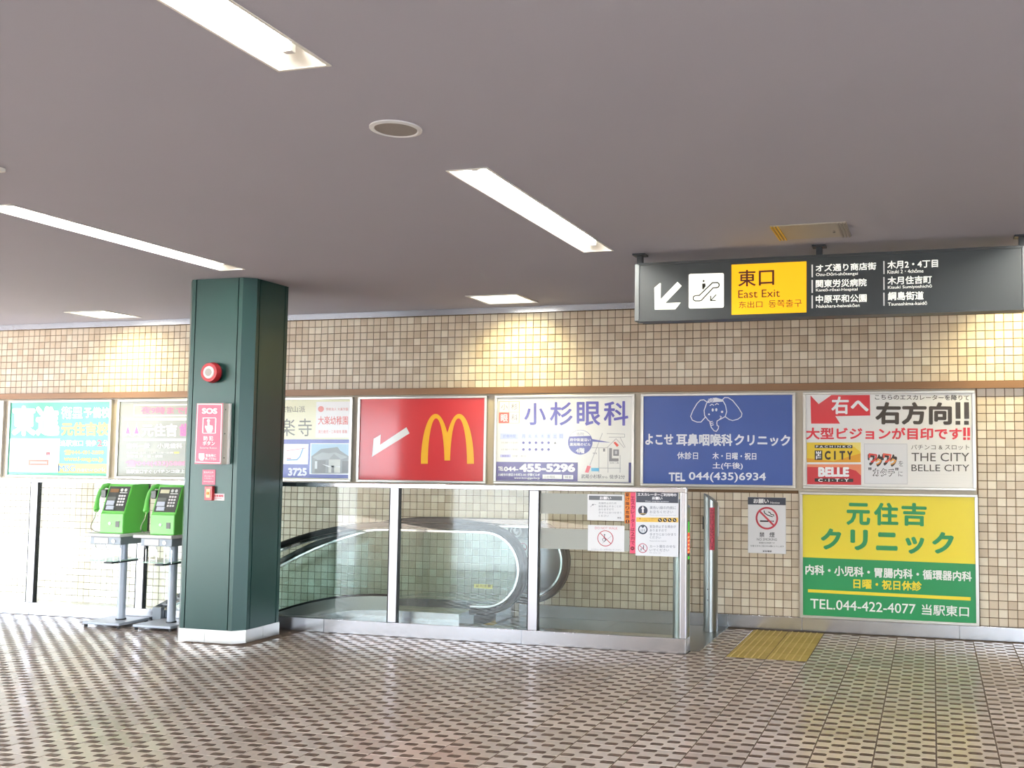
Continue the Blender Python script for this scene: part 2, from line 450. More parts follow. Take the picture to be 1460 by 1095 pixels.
# ---- green column
cx0, cx1, cy0, cy1, ch = -5.835, -5.205, 6.775, 7.33, .075
def octo(e, c=ch): return [(cx0-e+c, cy0-e), (cx1+e-c, cy0-e), (cx1+e, cy0-e+c), (cx1+e, cy1+e-c), (cx1+e-c, cy1+e), (cx0-e+c, cy1+e), (cx0-e, cy1+e-c), (cx0-e, cy0-e+c)]
col = link('column', None, None, kind='structure', label='square green metal-clad column with chamfered corners and steel plinth')
MB().vprism(octo(-.014), .098, CZ).build('joint_core', GREEND, col)
# cladding: flat panels and corner pieces with dark joints between
def clad(p0, p1, name='cladding_panel', t=.008):
    """vertical sheet from p0 to p1 (outer face on the right-hand side)"""
    a = Vector((*p0, 0)); b = Vector((*p1, 0)); d = (b-a).normalized(); n = Vector((-d.y, d.x, 0))*t
    MB().vprism([(a.x, a.y), (b.x, b.y), (b.x+n.x, b.y+n.y), (a.x+n.x, a.y+n.y)], .099, CZ-.002).build(name, GREEN, col)
O = octo(0); g = .009; s_ = .035
def lerp(a, b, t): return (a[0]+(b[0]-a[0])*t, a[1]+(b[1]-a[1])*t)
for i in range(8):
    a, b = O[i], O[(i+1) % 8]; L = math.dist(a, b)
    if i % 2 == 0:   # broad faces: margin, joint, panel, joint, margin
        clad(a, lerp(a, b, s_/L), 'corner_cladding'); clad(lerp(a, b, (s_+g)/L), lerp(a, b, 1-(s_+g)/L)); clad(lerp(a, b, 1-s_/L), b, 'corner_cladding')
    else: clad(a, b, 'corner_cladding')
P1 = octo(.006); 
for i in range(8):
    a, b = P1[i], P1[(i+1) % 8]; L = math.dist(a, b); n = 2 if i % 2 == 0 else 1
    for k in range(n):
        p, q = lerp(a, b, k/n), lerp(a, b, (k+1)/n-.002/L)
        d = (Vector(q)-Vector(p)).normalized(); nn = Vector((-d.y, d.x))*.012
        MB().vprism([p, q, (q[0]+nn.x, q[1]+nn.y), (p[0]+nn.x, p[1]+nn.y)], 0, .1).build('plinth_panel', PLINTH, col)
MB().vprism(octo(-.004), 0, .1).build('plinth_core', PLINTH, col)

# ================================================================== CEILING FIXTURES
def fixture(o):
    m = MB(); x, L, d, t = .1, 2.01, .085, .055     # trough with sloping sides and ends
    b = [(-x, 0, 0), (x, 0, 0), (x, L, 0), (-x, L, 0)]; u = [(-t, .09, d), (t, .09, d), (t, L-.09, d), (-t, L-.09, d)]
    m.add(b+u, [(4, 7, 6, 5)[::1], (0, 4, 5, 1), (1, 5, 6, 2), (2, 6, 7, 3), (3, 7, 4, 0)])
    m.build('reflector_trough', WHITE, o)
    m = MB(); e = .012
    m.box(-x-e, x+e, -e, 0, -.004, .001); m.box(-x-e, x+e, L, L+e, -.004, .001); m.box(-x-e, -x, 0, L, -.004, .001); m.box(x, x+e, 0, L, -.004, .001)
    m.build('rim', WHITE, o)
    MB().cyl((0, .1, .045), (0, L-.1, .045), .0165, 14).build('fluorescent_tube', LAMP, o, smooth=True)
    for yy in (.085, L-.085):
        MB().box(-.02, .02, yy-.014, yy+.014, .02, .08, ch=.003).build('lampholder', PLAST, o)
VIS = {(-2.2, 4.46): 'sunken strip light nearest the hanging grey exit sign', (-2.2, 1.1): 'sunken strip light cut by the top edge, above the round speaker',
       (-5.15, 4.46): 'sunken strip light ending just in front of the green column'}
src = None
for x, y in fix:
    lab = VIS.get((x, y), 'unseen strip light added along the ceiling grid to light the room')  # unseen fixtures continue the grid, added to light the room
    o = thing('strip_light', lab, 'ceiling light', (x, y, CZ), 'strip lights sunk in the ceiling')
    if src is None: fixture(o); src = o
    else:
        for c in src.children:
            d = c.copy(); d.parent = o; C.objects.link(d)
SQL = ['square downlight at the left above the green school advertisement', 'square downlight right of the column above the red advertisement', 'square downlight hidden behind the hanging sign']
for (x, y), lab in zip(SQ, SQL):
    o = thing('square_downlight', lab, 'ceiling light', (x, y, CZ), 'square downlights along the tiled wall')
    m = MB(); e = .03; a = .5
    m.box(0, a, 0, e, -.006, .001); m.box(0, a, a-.02-e, a-.02, -.006, .001); m.box(0, e, e, a-.02-e, -.006, .001); m.box(a-e, a, e, a-.02-e, -.006, .001)
    m.build('rim', ALU, o)
    m = MB(); m.add([(.02, .02, 0), (.48, .02, 0), (.48, .46, 0), (.02, .46, 0), (.05, .05, .08), (.45, .05, .08), (.45, .43, .08), (.05, .43, .08)],
                    [(4, 7, 6, 5), (0, 4, 5, 1), (1, 5, 6, 2), (2, 6, 7, 3), (3, 7, 4, 0)]); m.build('housing', WHITE, o)
    MB().box(.03, .47, .03, .45, -.001, .004).build('diffuser', LAMPQ, o)
    l = bpy.data.lights.new('warm_lamp', 'SPOT'); l.energy = SPOT_W; l.color = (1, .86, .42); l.spot_size = math.radians(125); l.spot_blend = 1; l.shadow_soft_size = .1
    lo = bpy.data.objects.new('warm_lamp', l); C.objects.link(lo); lo.parent = o; lo.location = (.25, .28, -.03)
    lo.rotation_euler = (math.radians(26), 0, 0)
# round ceiling speaker
o = thing('ceiling_speaker', 'round flush ceiling speaker with pale rim and perforated grille', 'speaker', (-2.222, 3.81, CZ))
m = MB(); n = 40
vs = []
for r, z in ((.112, 0), (.112, -.006), (.095, -.01), (.09, -.004)): vs += [(r*math.cos(2*math.pi*i/n), r*math.sin(2*math.pi*i/n), z) for i in range(n)]
m.add(vs, [(k*n+i, k*n+(i+1) % n, (k+1)*n+(i+1) % n, (k+1)*n+i) for k in range(3) for i in range(n)]); m.build('rim', PLAST, o, smooth=True)
gm = mat('speaker_grille', '8f8a86', .7)
_n = gm.node_tree; _v = _n.nodes.new('ShaderNodeTexVoronoi'); _v.inputs['Scale'].default_value = 260
_c = _n.nodes.new('ShaderNodeTexCoord'); _bp = _n.nodes.new('ShaderNodeBump'); _bp.inputs['Strength'].default_value = .6; _bp.inputs['Distance'].default_value = .002
_n.links.new(_c.outputs['Object'], _v.inputs['Vector']); _n.links.new(_v.outputs[0], _bp.inputs['Height']); _n.links.new(_bp.outputs[0], _n.nodes['Principled BSDF'].inputs['Normal'])
MB().cyl((0, 0, -.004), (0, 0, -.006), .09, 40).build('grille', gm, o)
# access hatch by the hanging sign
o = thing('ceiling_hatch', 'rectangular ceiling hatch with slotted ends above the hanging sign', 'hatch', (-.94, 6.0, CZ))
MB().box(0, .46, 0, .39, -.008, 0, ch=.002).build('hatch_door', mat('hatch_paint', 'aaa49a', .6), o)
for x, mm in ((-.0, mat('hatch_slot_warm', 'd9b24a', .5)), (.40, mat('hatch_slot_grey', '8d857c', .5))):
    for k in range(3): MB().box(x+.004+k*.02, x+.014+k*.02, .0, .39, -.014, -.008).build('slot_bar', mm, o)
MB().cyl((.37, .2, -.008), (.37, .2, -.02), .008, 10).build('latch', CHROME, o)
o = thing('ceiling_plate', 'white ceiling plate cut by the left edge of the photo', 'ceiling plate', (-5.05, 3.72, CZ))
MB().box(0, .62, 0, .16, -.02, 0, ch=.003).build('plate', WHITE, o)

# ================================================================== HANGING SIGN
SY = 6.60
o = thing('hanging_sign', 'long dark grey hanging exit sign with yellow east exit field', 'sign', (-1.972, SY, 2.408))
L = 2.56; Hh = .40
MB().box(.035, L-.035, .004, .12, .004, Hh-.004).build('sign_body', SIGNG, o)
MB().box(0, .035, -.002, .124, 0, Hh, ch=.004).build('end_cap', mat('sign_cap', '75797a', .4, .5), o)
MB().box(L-.035, L, -.002, .124, 0, Hh, ch=.004).build('end_cap', MATS['sign_cap'], o)
MB().box(.03, L-.03, -.004, .126, -.004, .014).build('bottom_rail', SIGNG, o)
MB().box(.03, L-.03, -.004, .126, Hh-.012, Hh+.004).build('top_rail', SIGNG, o)
for x in (.022, 1.262, L-.03):
    hg = MB().box(x-.02, x+.02, .04, .08, Hh, CZ-2.408-.006, ch=.003).build('hanger_post', DARK, o)
    MB().box(x-.045, x+.045, .015, .105, CZ-2.408-.012, CZ-2.408).build('flange', DARK, hg)
q = Print(SY+.002, 900, 340, 5.615)
q.poly('fdfef4', [(185,395),(228,358),(237,358),(235,488),(370,347),(405,380),(272,518),(397,513),(352,568),(187,570)])
r = 14; x0, y0, x1, y1 = 460, 284, 742, 562
pts = []
for cx_, cy_, a0 in ((x1-r, y0+r, -90), (x1-r, y1-r, 0), (x0+r, y1-r, 90), (x0+r, y0+r, 180)):
    for k in range(6):
        a = math.radians(a0+k*18); pts.append((cx_+r*math.cos(a), cy_+r*math.sin(a)-(cx_-x0)*.028))
q.poly('fdfef4', pts)
esc = [(512,500),(500,492),(495,478),(500,464),(515,457),(545,456),(640,365),(650,355),(690,353),(702,362),(705,375),(698,389),(685,394),(655,396),(560,497),(548,500)]
q.line('2a2410', esc, 9, 2, close=True)
q.disc('2a2410', 580, 341, 8, 3); q.poly('2a2410', [(568,362),(594,360),(596,382),(574,412),(569,400)], 3)
q.line('2a2410', [(680,450),(638,496)], 8, 3); q.line('2a2410', [(638,462),(636,498),(676,496)], 8, 3)
q.poly('ffc80a', [(803,210),(1403,183),(1403,592),(803,612)])
q.text('5a1a08', '東', 857, 320, 998, 316, 132, .012, 3); q.text('5a1a08', '口', 1022, 318, 1145, 312, 120, .012, 3)
q.text('6b2408', 'East Exit', 857, 447, 1190, 436, 62, -.008, 3)
q.text('8a3a10', '东出口', 862, 532, 1050, 526, 54, -.006, 3); q.text('8a3a10', '동쪽출구', 1100, 524, 1366, 516, 60, -.006, 3)
q.ox, q.oy, q.sc = 1140, 350, 6.952
for a, b, c, d in ((118,190,133,315),(118,342,133,470),(118,495,133,623),(830,155,843,283),(830,313,843,440),(830,468,843,598)): q.rect('d8d8d4', a, b, c, d)
for t, a, yl, b, yr, h, bo_ in (('オズ通り商店街',160,225,760,203,74,.022),('Ozu-Dōri-shōtengai',162,293,578,280,40,.006),('関東労災病院',160,380,665,365,78,.022),
    ('Kantō-rōsai-Hospital',162,446,575,436,38,.006),('中原平和公園',160,533,665,520,80,.022),('Nakahara-heiwakōen',165,602,597,592,34,.006),
    ('木月2・4丁目',870,193,1372,176,80,.022),('Kizuki 2・4chōme',870,261,1228,250,38,.006),('木月住吉町',872,350,1310,336,80,.022),
    ('Kizuki Sumiyoshichō',875,420,1312,405,40,.006),('綱島街道',875,503,1230,495,84,.022),('Tsunashima-kaidō',875,581,1265,570,34,.006)):
    q.text('fdfef4', t, a, yl, b, yr, h, bo_, 1)
q.build(o, coat=.1, emit=lambda c: {'fdfef4': .55, 'ffc80a': .42, 'd8d8d4': .3}.get(c, 0), name='lettering')

# ================================================================== ADVERTISING PANELS
AY = WY-.035
def ad(label, x0, x1, z0, z1, poster, name='advertising_panel', group='framed advertising panels on the tiled wall'):
    o = thing(name, label, 'advertisement', (x0, WY, z0), group)
    Wd, Hd = x1-x0, z1-z0; t = .024
    fm_ = MB()
    fm_.box(0, Wd, -.045, -.002, 0, t, ch=.004); fm_.box(0, Wd, -.045, -.002, Hd-t, Hd, ch=.004)
    fm_.box(0, t, -.045, -.002, t, Hd-t); fm_.box(Wd-t, Wd, -.045, -.002, t, Hd-t)
    fm_.build('frame', ALU, o)
    ps = MB().box(t, Wd-t, -.034, -.003, t, Hd-t).build('poster', ink(poster), o)
    ps['clip'] = (x0+t, x1-t)
    return o, ps
def finish(q, ps):
    a, b = ps['clip']; del ps['clip']
    for m in q.by.values(): m.v = [(min(max(x, a), b), y, z) for x, y, z in m.v]
    q.build(ps, name='lettering')
A = -9.79
X = [(-11.26, -9.86), (-9.79, -8.41), (-8.33, -6.95), (-6.885, -5.51), (-5.448, -4.068), (-3.986, -2.608), (-2.546, -1.146), (-1.079, .349)]
X = [(a*.9962, b*.9962) for a, b in X]
# far left, mostly outside the frame
o, ps = ad('white panel cut off by the left edge beside the green school advertisement', X[0][0], X[0][1], 1.215, 2.047, 'e9ece6'); del ps['clip']
# 1 green cram school
o, ps = ad('green and white cram school advertisement with yellow lettering', X[1][0], X[1][1], 1.215, 2.047, '2fae8b')
q = Print(AY, 0, 560, 8.424)
q.text('ffffff', '東進', 142, 335, 718, 340, 368, .055)
q.text('ffffff', '衛星', 735, 240, 995, 240, 150, .05, 2); q.text('2fae8b', '衛星', 752, 240, 980, 240, 125, .0, 3)
q.text('ffffff', '予備校', 1005, 238, 1325, 238, 132, .04)
q.text('f7ef55', '元住吉校', 735, 435, 1310, 435, 165, .05)
q.text('ffffff', '当駅東口', 728, 605, 1000, 605, 75, .04); q.text('ffffff', '徒歩', 1030, 605, 1160, 605, 75, .04); q.text('e84a5a', '2', 1170, 605, 1225, 605, 80, .05); q.text('ffffff', '分', 1232, 605, 1300, 605, 75, .04)
q.text('f7ef55', '☎044-431-2280', 770, 715, 1248, 715, 58, .04); q.text('f7ef55', 'www.i-msg.co.jp', 770, 800, 1240, 805, 62, .04)
q.rect('e9efee', 125, 548, 705, 958); q.rect('f7ef55', 700, 850, 1288, 968)
q.text('3d7fb8', 'MSG', 705, 908, 905, 908, 75, .02); q.text('3d7fb8', 'network', 925, 922, 1270, 922, 50, .0)
q.rect('e0505a', 558, 712, 602, 748, 2); q.rect('e46a50', 345, 802, 582, 872, 2); q.rect('f2e6e0', 365, 825, 562, 850, 3)
for a in ((330,600,320,950),(420,600,690,600),(560,640,560,955),(340,770,690,700),(330,900,700,890)): q.line('c3cccb', [(a[0],a[1]),(a[2],a[3])], 5, 2)
q.rect('8fa6b4', 205, 780, 214, 925, 2); q.rect('a8b6bf', 215, 570, 222, 700, 2)
finish(q, ps)
# 2 grey dentist
o, ps = ad('grey dental clinic advertisement with pink and white lettering beside the column', X[2][0], X[2][1], 1.215, 2.047, '8b8d80')
q = Print(AY, 165, 560, 8.42)
q.frame('f4f4ee', 215, 140, 1080, 278, 10); q.text('e0688c', '夜9時まで診療', 305, 210, 1060, 215, 88, .03, 3)
q.rect('f4f4ee', 105, 304, 1240, 330); q.rect('f4f4ee', 95, 548, 1240, 578)
for k in (0, 105): q.poly('f4f4ee', [(95+k,528),(145+k,358),(190+k,525),(145+k,505)], 1); q.poly('d23c9c', [(118+k,490),(146+k,400),(172+k,490)], 2)
q.text('f4f4ee', '元住吉', 310, 448, 740, 448, 158, .045); q.text('e0489c', '歯科', 765, 448, 1060, 448, 158, .045)
q.text('f4f4ee', '歯科一般', 132, 637, 412, 637, 62, .03); q.text('f4f4ee', '小児歯科', 500, 637, 800, 637, 62, .03)
q.text('f4f4ee', '診療時間 10:00〜13:00 15:00〜21:00', 130, 718, 690, 718, 24, .02); q.rect('e8d84a', 700, 708, 760, 730)
q.text('f4f4ee', '休診日 木・日・祝日', 130, 762, 560, 762, 34, .03)
q.text('f08cae', '☎044(433)5888', 122, 850, 850, 850, 78, .04); q.rect('f4f4ee', 118, 898, 1240, 912)
q.text('f4f4ee', '当駅東口すぐ', 130, 946, 435, 946, 48, .03); q.text('f4f4ee', '(パチンコ店上)', 460, 946, 850, 946, 52, .03)
finish(q, ps)
# 3 temple
o, ps = ad('cream and blue temple and kindergarten advertisement right of the column', X[3][0], X[3][1], 1.215, 2.047, 'f4f2cc')
q = Print(AY, 400, 560, 8.11)
q.rect('4756a8', -700, 537, 806, 992)
q.text('6d6a50', '山派', 140, 190, 285, 190, 72, .0); q.text('6d6a50', '真言宗智', -150, 190, 130, 190, 72, .0)
q.text('55543c', '大楽', -220, 400, 168, 400, 200, .0); q.text('55543c', '寺', 205, 400, 362, 400, 205, .0)
q.rect('fbf8f4', 415, 105, 798, 520); q.disc('e58a80', 468, 188, 34, 2, rin=18); q.poly('e58a80', [(440,190),(468,160),(496,190),(485,215),(450,215)], 3)
q.text('e59a90', '学校法人 大楽学園', 525, 190, 782, 190, 34, .01); q.text('df6a60', '大楽幼稚園', 435, 320, 780, 320, 98, .015)
q.text('e59a90', '満三歳児・二年保育 募集', 435, 450, 772, 450, 38, .01)
q.rect('f6f7fa', -200, 590, 318, 828, 2); q.line('4aa0d0', [(75,778),(190,775),(225,740),(262,640)], 10, 3); q.line('d88a8a', [(75,670),(290,640)], 5, 3); q.line('c9a0a8', [(75,760),(120,762)], 12, 3)
q.text('e8ecfb', '3725', 88, 915, 305, 915, 92, .05, 3)
# the flat photograph of the temple roof
q.rect('eef2f4', 345, 582, 800, 948, 2); q.rect('9cc4d8', 358, 592, 790, 935, 3)
q.poly('6d7674', [(358,735),(470,650),(660,628),(690,668),(790,735),(790,935),(358,935)], 4)
q.poly('8f9a98', [(372,745),(480,690),(560,700),(640,690),(780,745),(700,770),(620,705),(560,770),(430,775)], 5)
q.rect('4a504c', 400, 780, 520, 925, 5); q.rect('b9bdb2', 560, 770, 690, 925, 5); q.rect('3c4240', 590, 840, 620, 925, 6); q.rect('3c4240', 715, 790, 785, 925, 5)
q.rect('cfd6d4', 400, 790, 425, 880, 6); q.poly('dfe3e0', [(480,825),(570,845),(690,850),(690,862),(560,860)], 6)
finish(q, ps)
# 4 red burger restaurant panel
o, ps = ad('red panel with white arrow and yellow arched letter M', X[4][0], X[4][1], 1.215, 2.047, 'd8272e')
q = Print(AY, 400, 540, 5.615)
q.poly('fbfaf6', [(1008,388),(1033,437),(732,625),(745,480),(803,447),(797,528)])
q.ox, q.oy, q.sc = 400, 540, 2.738
def arch(cx_, a, b, yb, p, e, n=14, half=None):
    out = []
    for i in range(n+1):
        th = -1+2*i/n; t = math.sin(th*math.pi/2)
        out.append((cx_+a*t, yb-b*max(0, 1-abs(t)**p)**e))
    return out
yb = 332
Lo = [p_ for p_ in arch(605.5, 57.5, 195, yb, 2.0, .5, 30) if p_[0] <= 651.5]
Ro = [p_ for p_ in arch(697.5, 57.5, 195, yb, 2.0, .5, 30) if p_[0] >= 651.5]
Ri = [(728, yb)]+arch(695, 33, 178, yb, 2.0, .5, 20)[::-1][1:-1]+[(662, 319)]
Li = [(640, 319)]+arch(607.5, 32.5, 178, yb, 2.0, .5, 20)[::-1][1:-1]+[(575, yb)]
q.poly('ffbf1e', Lo+[(651.5, 210)]+Ro+Ri+Li)
finish(q, ps)
# 5 eye clinic
o, ps = ad('white eye clinic advertisement with purple headline and small street map', X[5][0], X[5][1], 1.215, 2.047, 'f6f6f2')
q = Print(AY, 700, 560, 6.952)
q.frame('eeb59a', 78, 85, 282, 302, 3); q.line('eeb59a', [(180,85),(180,302)], 3); q.line('eeb59a', [(78,193),(282,193)], 3)
q.rect('ea5a44', 82, 197, 180, 300, 2); q.text('ffffff', '眼', 97, 250, 168, 250, 74, .02, 3)
q.text('8a8590', '小', 100, 140, 166, 140, 58, -.01); q.text('8a8590', '杉', 200, 138, 264, 138, 60, -.01); q.text('8a8590', '科', 202, 246, 264, 246, 62, -.01)
for ch_, a, b, yc, hh in (('小',330,545,210,218),('杉',585,810,208,232),('眼',850,1085,206,240),('科',1118,1362,204,244)): q.text('5b58b8', ch_, a, yc, b, yc, hh, .018)
q.rect('cdd6f2', 92, 403, 270, 460); q.text('8ca0dc', '診療時間', 120, 430, 245, 430, 34, .0)
for k, ch_ in enumerate('月火水木金土日'):
    xx = 300+k*62.3; q.rect('cdd6f2', xx, 403, xx+46, 458); q.text('8ca0dc', ch_, xx+9, 430, xx+37, 430, 32, .0)
for k in range(5): q.disc('6a66b0', 322+k*62.3, 495, 13); q.disc('6a66b0', 322+k*62.3, 562, 13)
q.poly('55555c', [(624,505),(636,485),(648,505)]); q.text('a0a0a8', '10:00〜13:00', 105, 495, 268, 495, 18, 0); q.text('a0a0a8', '15:00〜19:00', 105, 562, 268, 562, 18, 0)
for yy in (528, 592): q.rect('dcdce2', 92, yy, 725, yy+3)
q.rect('c3c0ec', 92, 612, 195, 640); q.text('6a66b0', '休診日', 110, 626, 178, 626, 20, .01, 3); q.text('a0a0a8', '日曜・祝日', 215, 627, 345, 627, 20, 0)
q.rect('574a92', 45, 684, 858, 876); q.rect('3f3f80', 45, 868, 1392, 893, 1); q.rect('3f3f80', 1365, 692, 1392, 893, 1)
q.text('ffffff', 'TEL', 72, 752, 125, 752, 40, .03); q.text('ffffff', '044-', 128, 755, 272, 755, 46, .045); q.text('ffffff', '455-5296', 280, 745, 835, 745, 82, .055)
q.text('ffffff', '川崎市中原区小杉町3-441 伊藤ビル4F', 72, 812, 485, 812, 28, .02); q.text('ffffff', 'www.kosugiganka.jp', 230, 846, 485, 848, 26, .02)
q.rect('fbfbfb', 512, 810, 705, 855, 2); q.text('909090', '小杉眼科', 530, 833, 635, 833, 24, 0, 3); q.rect('fbfbfb', 716, 815, 815, 857, 2); q.text('707080', '検索', 735, 836, 800, 836, 26, 0, 3)
q.disc('6366b4', 885, 490, 122, 2, 40)
pts = [(885+119*math.cos(math.radians(a)), 490+119*math.sin(math.radians(a))) for a in range(-152, -27, 8)]
q.poly('fbfbf8', pts, 3); q.text('9a9ab0', '当院', 850, 408, 922, 408, 32, 0, 4)
q.poly('6366b4', [(1000,458),(1190,493),(1000,484)], 2)
q.text('ffffff', '府中街道沿い', 782, 466, 988, 466, 32, .02, 4); q.text('ffffff', '薬局隣のビル', 782, 512, 988, 512, 32, .02, 4); q.text('ffffff', '4階', 842, 572, 930, 574, 54, .03, 4)
for a in ([(1000,545),(1150,545),(1240,455),(1320,545)],[(1160,545),(1160,790)],[(1070,545),(1070,790)],[(1280,620),(1280,790)],[(1070,745),(1285,748)],[(1105,400),(980,720)],[(1150,405),(1325,410),(1325,440),(1170,440)],[(1280,440),(1330,540)]): q.line('b4b4b8', a, 5)
q.poly('e0463c', [(1215,495),(1232,485),(1268,520),(1250,537)], 3)
q.rect('85858a', 1172, 548, 1198, 680, 2); q.rect('85858a', 1198, 650, 1265, 680, 2); q.rect('85858a', 1213, 562, 1268, 625, 2); q.rect('c9c9cc', 1228, 575, 1252, 608, 3); q.rect('85858a', 1112, 552, 1132, 582, 2)
q.text('8a8a90', '法政二高', 1175, 695, 1268, 695, 18, 0); q.poly('e8606e', [(932,788),(955,722),(990,728),(965,793)], 2); q.rect('58b4e0', 995, 745, 1070, 778, 2)
q.text('5a5a68', '武蔵小杉駅', 895, 828, 1095, 830, 40, .0); q.text('5a5a68', 'から', 1102, 836, 1155, 838, 22, 0); q.text('5a5a68', '徒歩2分', 1175, 832, 1328, 834, 40, .0); q.text('7a7a86', '南武線', 1010, 600, 1050, 600, 16, 0)
finish(q, ps)
# 6 blue ENT clinic
o, ps = ad('blue ear nose and throat clinic advertisement with white elephant outline', X[6][0], X[6][1], 1.215, 2.047, '2d55a6')
q = Print(AY, 900, 550, 6.083)
wc = 'eef2fa'
q.line(wc, [(655,148),(632,215),(637,260),(668,300),(686,312)], 8); q.line(wc, [(790,120),(818,170),(828,225),(815,268),(745,305),(742,322),(745,345),(758,350),(755,372),(738,396),(718,390),(695,362),(682,318)], 8)
q.line(wc, [(655,140),(630,122),(600,125),(570,155),(535,215),(515,265),(530,298),(570,315),(605,315),(640,275)], 8)
q.line(wc, [(790,122),(810,102),(840,103),(880,128),(930,190),(960,240),(955,268),(925,290),(880,302),(850,293),(815,268)], 8)
q.poly(wc, [(655,150),(672,112),(735,103),(788,118),(795,138),(735,142)]); q.disc('2d55a6', 692, 125, 20, 2); q.disc(wc, 692, 125, 16, 3, rin=9); q.disc(wc, 692, 125, 6, 3)
q.line(wc, [(682,172),(700,160),(716,170)], 7); q.line(wc, [(728,165),(742,154),(758,162)], 7)
q.disc(wc, 707, 210, 9, 2, ry=14); q.disc(wc, 738, 208, 9, 2, ry=14); q.disc(wc, 675, 248, 8, 2); q.disc(wc, 788, 226, 10, 2); q.line(wc, [(770,262),(782,270),(768,290)], 7)
q.line(wc, [(682,318),(705,308)], 7); q.line(wc, [(685,332),(712,322)], 7); q.line(wc, [(692,346),(714,338)], 7)
q.text(wc, 'よこせ', 122, 464, 365, 466, 96, .035); q.text(wc, '耳鼻咽喉科', 390, 467, 878, 470, 106, .035); q.text(wc, 'クリニック', 895, 470, 1380, 476, 98, .035)
q.text(wc, '休診日', 398, 605, 580, 607, 64, .02); q.text(wc, '木・日曜・祝日', 705, 608, 1085, 612, 62, .02); q.text(wc, '土(午後)', 705, 695, 968, 697, 64, .02)
q.text(wc, 'TEL', 325, 790, 468, 791, 76, .03); q.text(wc, '044(435)6934', 500, 792, 1168, 798, 88, .02)
finish(q, ps)
# 7 white pachinko panel
o, ps = ad('white arcade advertisement with red flag arrow and bold black lettering', X[7][0], X[7][1], 1.215, 2.047, 'f4f3f0')
q = Print(AY, 1130, 540, 4.424)
q.poly('dc2433', [(113,105),(165,160),(245,103),(487,103),(490,232),(270,236),(300,283),(117,283)])
q.text('ffffff', '右', 245, 168, 355, 168, 112, .03, 2); q.text('ffffff', 'へ', 366, 172, 480, 172, 70, .045, 2)
q.text('3a3026', 'こちらのエスカレーターを降りて', 520, 116, 1115, 120, 34, .012); q.text('3a3026', '右方向', 522, 217, 1005, 220, 142, .04); 
for xx in (1028, 1082): q.rect('3a3026', xx, 148, xx+32, 252, 2); q.rect('3a3026', xx, 266, xx+30, 290, 2)
q.text('e0283a', '大型ビジョンが目印です', 85, 345, 1068, 347, 76, .03)
for xx in (1076, 1102): q.rect('e0283a', xx, 308, xx+18, 362, 2); q.rect('e0283a', xx, 370, xx+18, 386, 2)
q.rect('f0cd2c', 90, 402, 430, 527); q.poly('e8a41e', [(90,527),(90,500),(260,520),(430,470),(430,527)], 2); q.poly('f6e27a', [(300,402),(430,402),(430,462),(390,430)], 2)
q.rect('1c1814', 140, 418, 378, 438, 3); q.text('ffffff', 'P A C H I N K O', 148, 428, 370, 428, 12, .02, 4)
q.rect('1c1814', 140, 452, 188, 512, 3); q.text('ffffff', 'THE', 148, 482, 180, 482, 50, .03, 4, rot=1)
q.text('2a1c10', 'C', 203, 483, 240, 483, 56, .05, 4); q.text('2a1c10', 'I', 262, 483, 272, 483, 56, .05, 4); q.text('2a1c10', 'T', 296, 483, 332, 483, 56, .05, 4); q.text('2a1c10', 'Y', 344, 483, 378, 483, 56, .05, 4)
q.rect('cf2a36', 92, 540, 433, 670); q.poly('ef8f66', [(92,540),(433,540),(433,612),(400,580),(330,560),(92,556)], 2)
q.text('ffffff', 'BELLE', 162, 588, 357, 588, 62, .06, 4); q.rect('2c2422', 140, 628, 383, 652, 3); q.text('ffffff', 'C · I · T · Y', 162, 640, 355, 640, 20, .03, 4)
q.rect('d9dadc', 450, 408, 727, 667); q.rect('e9eaec', 456, 414, 721, 661, 2)
q.text('2a1a18', 'ワク', 474, 506, 570, 520, 80, .07, 3); q.text('d43c38', 'ワ', 480, 498, 535, 505, 58, .04, 4); q.text('e8963c', 'ク', 520, 520, 562, 526, 42, .04, 4)
q.text('2a1a18', 'ワク', 564, 506, 660, 520, 80, .07, 3); q.text('e05a44', 'ワ', 570, 498, 625, 505, 58, .04, 4); q.text('ecaa50', 'ク', 612, 520, 655, 526, 42, .04, 4)
q.text('55555a', 'を', 668, 535, 698, 535, 34, .0, 3); q.text('33333a', 'カタチ', 505, 590, 645, 592, 52, .06, 3); q.text('f4f4f4', 'カタチ', 511, 590, 640, 592, 42, .01, 4)
q.text('55555a', '"', 478, 568, 498, 568, 18, .03, 3); q.text('55555a', '"', 648, 570, 668, 570, 18, .03, 3); q.text('55555a', 'に', 668, 600, 694, 600, 32, 0, 3)
q.text('4a443c', 'パチンコ & スロット', 748, 432, 1115, 432, 32, -.008); q.text('3a352e', 'THE CITY', 750, 494, 1115, 494, 54, -.01); q.text('3a352e', 'BELLE CITY', 750, 562, 1115, 563, 42, -.01)
for k, (a, b) in enumerate(((780,1090),(770,1100),(745,1125),(810,1060))): q.rect('dcdcda', a, 602+k*18, b, 606+k*18)
finish(q, ps)
